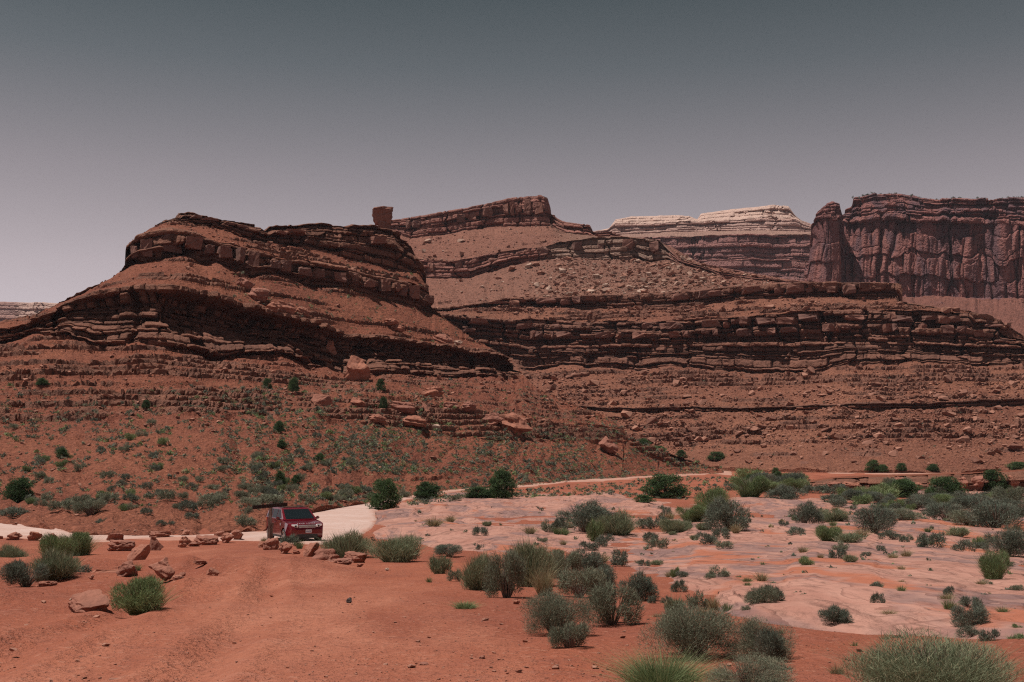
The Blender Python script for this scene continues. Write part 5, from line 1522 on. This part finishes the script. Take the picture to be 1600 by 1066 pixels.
cp = on_ground(459, 845.5)
CAR_RZ = math.radians(27.5)
car = empty('parked_car', cp, CAR_RZ)
tag(car, 'dark red four-door sport utility car on the pale dirt road', 'car')
CS = 1.04          # overall size against the traced height
car.scale = (CS, CS, CS)
# forward is -Y; q runs from the nose (0) to the tail (4.5)
QY = lambda q: q - 2.25

def smooth_obj(o):
    o.data.polygons.foreach_set('use_smooth', np.ones(len(o.data.polygons), bool))

def arch(qc, r, n=12):
    return [(qc + r * math.cos(a), 0.36 + r * math.sin(a)) for a in [math.pi * (i / n) for i in range(n + 1)]]

outline = [(0.16, 0.30), (0.05, 0.40), (0.0, 0.52), (0.0, 0.70), (0.05, 0.84), (0.12, 0.96), (0.28, 1.02), (0.7, 1.075), (1.25, 1.13), (1.6, 1.17), (2.6, 1.19), (3.6, 1.20), (4.30, 1.21), (4.42, 1.15), (4.47, 0.95),
           (4.50, 0.66), (4.46, 0.45), (4.36, 0.34)]
rear = [(q, z) for q, z in reversed(arch(3.56, 0.43))]
rear = sorted(arch(3.56, 0.43), key=lambda p: -p[0])
front = sorted(arch(0.90, 0.43), key=lambda p: -p[0])
under = outline + [(4.02, 0.32)] + rear + [(3.10, 0.29), (1.36, 0.29)] + front + [(0.44, 0.31)]
bm = bmesh.new()
rows_w = (-1.0, -0.965, -0.8, 0.8, 0.965, 1.0)

def half_w(q, z):
    w = 0.955
    w *= 1 - 0.16 * max(0, (0.55 - q) / 0.55) ** 2 - 0.10 * max(0, (q - 3.9) / 0.6) ** 2
    w *= 1 - 0.05 * max(0, (z - 0.85) / 0.35) - 0.04 * max(0, (0.55 - z) / 0.25)
    return w
rings = []
for s_ in rows_w:
    ring = []
    sh = 0.0 if abs(s_) < 0.9 else (0.012 if abs(s_) < 0.98 else 0.035)
    cq, cz = 2.25, 0.75
    for q, z in under:
        q2 = q + (sh if q < cq else -sh) * (1 if (q < 0.3 or q > 4.2) else 0)
        z2 = z - (sh if z > 0.9 else 0)
        ring.append(bm.verts.new((s_ * half_w(q, z), QY(q2), z2)))
    rings.append(ring)
for a, b in zip(rings[:-1], rings[1:]):
    for i in range(len(under)):
        j = (i + 1) % len(under)
        bm.faces.new((a[i], a[j], b[j], b[i]))
bm.faces.new(rings[0][::-1])
bm.faces.new(rings[-1])
bmesh.ops.recalc_face_normals(bm, faces=bm.faces)
bmesh.ops.triangulate(bm, faces=[f for f in bm.faces if len(f.verts) > 4])
me = bpy.data.meshes.new('body')
bm.to_mesh(me)
bm.free()
me.materials.append(paint_m)
body = obj('body', me, car)

# cabin (roof, pillars) as a tapered shell
cab_lo = [(1.22, 0.80), (4.36, 0.84)]
def cab(q, t):          # half width of the cabin at height share t
    return 0.865 - 0.155 * t
zlo, zhi = 1.14, 1.70
prof_t = [(0.0, 1.16, 4.40), (0.45, 1.60, 4.36), (0.88, 2.02, 4.27), (1.0, 2.22, 4.18)]
bm = bmesh.new()
loops = []
for t, qa, qb in prof_t:
    z = zlo + (zhi - zlo) * t - (0.0 if t < 1 else 0.0)
    w = cab(0, t) - (0.05 if t == 1.0 else 0)
    qs = [qa, qa + 0.03, qa + 0.9, qb - 0.9, qb - 0.03, qb]
    lp = []
    for i, q in enumerate(qs):
        ww = w - (0.05 if i in (0, 5) else 0)
        lp.append((-ww, q, z))
    lp += [(-x, q, z) for x, q, z in reversed(lp)]
    loops.append([bm.verts.new((x, QY(q), zz + (0.02 if t == 1.0 and 1 < i < 4 else 0))) for i, (x, q, zz) in enumerate(lp)])
for a, b in zip(loops[:-1], loops[1:]):
    for i in range(12):
        j = (i + 1) % 12
        bm.faces.new((a[i], a[j], b[j], b[i]))
bm.faces.new(loops[-1])
bmesh.ops.recalc_face_normals(bm, faces=bm.faces)
me = bpy.data.meshes.new('cabin')
bm.to_mesh(me)
bm.free()
me.materials.append(paint_m)
obj('cabin', me, car)

def panel(name, pts, mat, parent, thick=0.012):
    """thin plate through the given outline, thickened along its normal"""
    P = [Vector(p) for p in pts]
    n = (P[1] - P[0]).cross(P[2] - P[0]).normalized()
    bm = bmesh.new()
    a = [bm.verts.new(p + n * thick) for p in P]
    b = [bm.verts.new(p - n * thick) for p in P]
    bm.faces.new(a)
    bm.faces.new(b[::-1])
    for i in range(len(P)):
        j = (i + 1) % len(P)
        bm.faces.new((a[j], a[i], b[i], b[j]))
    bmesh.ops.recalc_face_normals(bm, faces=bm.faces)
    me = bpy.data.meshes.new(name)
    bm.to_mesh(me)
    bm.free()
    me.materials.append(mat)
    return obj(name, me, parent)

def cz_(t):
    return zlo + (zhi - zlo) * t
def front_q(t):
    return np.interp(t, [p[0] for p in prof_t], [p[1] for p in prof_t])
ws = panel('windscreen', [(-0.74, QY(front_q(0.07)) - 0.012, cz_(0.07)), (0.74, QY(front_q(0.07)) - 0.012, cz_(0.07)), (0.645, QY(front_q(0.86)) - 0.012, cz_(0.86)), (-0.645, QY(front_q(0.86)) - 0.012, cz_(0.86))], glass, car)
panel('mirror_tag', [(-0.02, QY(front_q(0.55)) - 0.035, cz_(0.42)), (0.03, QY(front_q(0.55)) - 0.035, cz_(0.42)), (0.03, QY(front_q(0.66)) - 0.035, cz_(0.62)), (-0.02, QY(front_q(0.66)) - 0.035, cz_(0.62))], plate_m, ws, 0.004)
for sd in (-1, 1):
    for q0, q1, q2, q3 in ((1.62, 2.42, 2.42, 2.14), (2.52, 3.32, 3.30, 2.50), (3.42, 4.22, 4.08, 3.40)):
        t0, t1 = 0.10, 0.86
        panel('side_window', [(sd * (cab(0, t0) + 0.006), QY(q0), cz_(t0)), (sd * (cab(0, t0) + 0.006), QY(q1), cz_(t0)), (sd * (cab(0, t1) + 0.006), QY(q2), cz_(t1)), (sd * (cab(0, t1) + 0.006), QY(q3), cz_(t1))], side_glass, car, 0.006)
panel('rear_window', [(-0.66, QY(4.395), cz_(0.12)), (0.66, QY(4.395), cz_(0.12)), (0.60, QY(4.31), cz_(0.82)), (-0.60, QY(4.31), cz_(0.82))], glass, car)
panel('roof_glass', [(-0.56, QY(2.30), zhi + 0.012), (0.56, QY(2.30), zhi + 0.012), (0.56, QY(3.6), zhi + 0.022), (-0.56, QY(3.6), zhi + 0.022)], glass, car, 0.01)
for sd in (-1, 1):
    bevel_box('roof_rail', (0.035, 1.7, 0.035), blackp, car, (sd * 0.63, QY(3.2), zhi + 0.05), bev=0.012)
# front: grille, lights, intake, plate
gr_o = bevel_box('grille', (0.86, 0.06, 0.15), blackp, car, (0, QY(0.045), 0.87), (0.12, 0, 0), 0.015)
for k in range(3):
    bevel_box('grille_bar', (0.84, 0.03, 0.026), chrome, gr_o, (0, -0.035, -0.048 + 0.048 * k), bev=0.006)
for sd in (-1, 1):
    hl = bevel_box('headlight', (0.36, 0.12, 0.17), lens, car, (sd * 0.62, QY(0.10), 0.885), (0.12, 0, sd * 0.30), 0.035, seg=3)
    bevel_box('projector', (0.12, 0.03, 0.11), blackp, hl, (sd * -0.06, -0.055, 0), bev=0.03)
    bevel_box('indicator', (0.06, 0.10, 0.10), amber, hl, (sd * 0.165, 0.0, 0.01), bev=0.02)
    fl = bevel_box('fog_lamp', (0.20, 0.06, 0.10), blackp, car, (sd * 0.66, QY(0.06), 0.60), (0, 0, sd * 0.25), 0.02)
    mr = bevel_box('mirror', (0.20, 0.12, 0.15), paint_m, car, (sd * 1.03, QY(1.62), 1.21), (0, 0, sd * -0.1), 0.045, seg=3)
    bevel_box('mirror_foot', (0.12, 0.06, 0.05), blackp, mr, (sd * -0.12, 0.0, -0.06), bev=0.015)
    for q in (1.95, 2.95):
        bevel_box('door_handle', (0.03, 0.20, 0.035), paint_m, car, (sd * 0.955, QY(q + 0.42), 1.00), bev=0.01)
    for q in (1.48, 2.47, 3.36):
        bevel_box('door_gap', (0.006, 0.014, 0.66), blackp, car, (sd * 0.948, QY(q), 0.76), bev=0)
    bevel_box('sill', (0.06, 1.66, 0.10), blackp, car, (sd * 0.91, QY(2.23), 0.33), bev=0.02)
    bevel_box('side_vent', (0.012, 0.10, 0.12), chrome, car, (sd * 0.957, QY(1.43), 0.92), bev=0.004)
    bevel_box('tail_light', (0.10, 0.12, 0.36), amber, car, (sd * 0.80, QY(4.42), 0.98), bev=0.03)
bevel_box('lower_intake', (1.10, 0.07, 0.17), blackp, car, (0, QY(0.04), 0.43), bev=0.03)
bevel_box('skid_plate', (1.25, 0.14, 0.06), blackp, car, (0, QY(0.13), 0.31), bev=0.02)
bevel_box('underbody', (1.5, 3.6, 0.16), blackp, car, (0, QY(2.25), 0.33), bev=0.03)
pl = bevel_box('licence_plate', (0.31, 0.02, 0.16), plate_m, car, (0.06, QY(-0.018), 0.635), bev=0.006)
for k in range(6):
    bevel_box('plate_character', (0.026, 0.004, 0.06), plate_t, pl, (-0.105 + 0.042 * k, -0.012, -0.012), bev=0)
bevel_box('wiper', (0.55, 0.02, 0.02), blackp, ws, (-0.28, QY(1.24), 1.185), (0, -0.1, 0.1), 0.004)
# lettering along the bonnet edge
cu = bpy.data.curves.new('bonnet_lettering', 'FONT')
cu.body = 'LAND ROVER'
cu.size = 0.10
cu.space_character = 1.7
cu.align_x = 'CENTER'
cu.extrude = 0.003
to = bpy.data.objects.new('tmp_text', cu)
COL.objects.link(to)
dg = bpy.context.evaluated_depsgraph_get()
tm = bpy.data.meshes.new_from_object(to.evaluated_get(dg))
bpy.data.objects.remove(to)
tm.materials.clear()
tm.materials.append(chrome)
lt = obj('bonnet_lettering', tm, car)
lt.location = (0, QY(0.17), 0.99)
lt.rotation_euler = (math.radians(25), 0, 0)

def wheel(x, q):
    sd = 1 if x > 0 else -1
    def lathe(name, prof, mat, parent, n=28):
        V = [(p[0] * sd, p[1] * math.cos(a), p[1] * math.sin(a)) for p in prof for a in [2 * math.pi * i / n for i in range(n)]]
        F = [[j * n + i, j * n + (i + 1) % n, (j + 1) * n + (i + 1) % n, (j + 1) * n + i] for j in range(len(prof) - 1) for i in range(n)]
        o = obj(name, mesh_from_arrays(name, np.array(V), np.array(F), mat, True), parent)
        return o
    e = lathe('wheel', [(-0.10, 0.20), (-0.11, 0.33), (-0.08, 0.365), (0.08, 0.365), (0.11, 0.33), (0.115, 0.25)], rubber, car)
    e.location = (x, QY(q), 0.365)
    lathe('rim', [(0.10, 0.255), (0.118, 0.25), (0.10, 0.225), (0.03, 0.215), (0.02, 0.02)], blackp, e)
    V, F = [], []
    for k in range(5):
        a = 2 * math.pi * k / 5
        d, p = np.array([0, math.cos(a), math.sin(a)]), np.array([0, -math.sin(a), math.cos(a)])
        o = len(V)
        for rr, hw, xx in ((0.0, 0.045, 0.085), (0.24, 0.055, 0.105)):
            for s1 in (-1, 1):
                for dx in (-0.03, 0.0):
                    V.append(np.array([(xx + dx) * sd, 0, 0]) + d * rr + p * hw * s1)
        for f in ((1, 3, 7, 5), (0, 4, 6, 2), (0, 1, 5, 4), (2, 6, 7, 3)):
            F.append([o + i for i in f])
    obj('spokes', mesh_from_arrays('spokes', np.array(V), np.array(F), alloy), e)
    lathe('rim_edge', [(0.105, 0.262), (0.122, 0.255), (0.122, 0.235), (0.10, 0.228)], alloy, e)
    return e
for x in (-0.83, 0.83):
    for q in (0.90, 3.56):
        wheel(x, q)

# ------------------------------------------------------------------ thin desert haze: one even volume round the camera and the whole scene
hz = bpy.data.materials.new('haze_air')
hz.use_nodes = True
hz.node_tree.nodes.clear()
ho = hz.node_tree.nodes.new('ShaderNodeOutputMaterial')
hv = hz.node_tree.nodes.new('ShaderNodeVolumePrincipled')
hv.inputs['Color'].default_value = (0.80, 0.80, 0.90, 1)
hv.inputs['Density'].default_value = 0.00004
hz.node_tree.links.new(hv.outputs[0], ho.inputs['Volume'])
hx, hy0, hy1, hz0, hz1 = 2600.0, -300.0, 4300.0, -260.0, 420.0
HV = np.array([(x, y, z) for z in (hz0, hz1) for y in (hy0, hy1) for x in (-hx, hx)])
HF = np.array([(0, 2, 3, 1), (4, 5, 7, 6), (0, 1, 5, 4), (2, 6, 7, 3), (0, 4, 6, 2), (1, 3, 7, 5)])
tag(obj('haze', mesh_from_arrays('haze', HV, HF, hz)), 'thin pale desert haze between the near butte and the far cliffs', 'haze', kind='stuff')
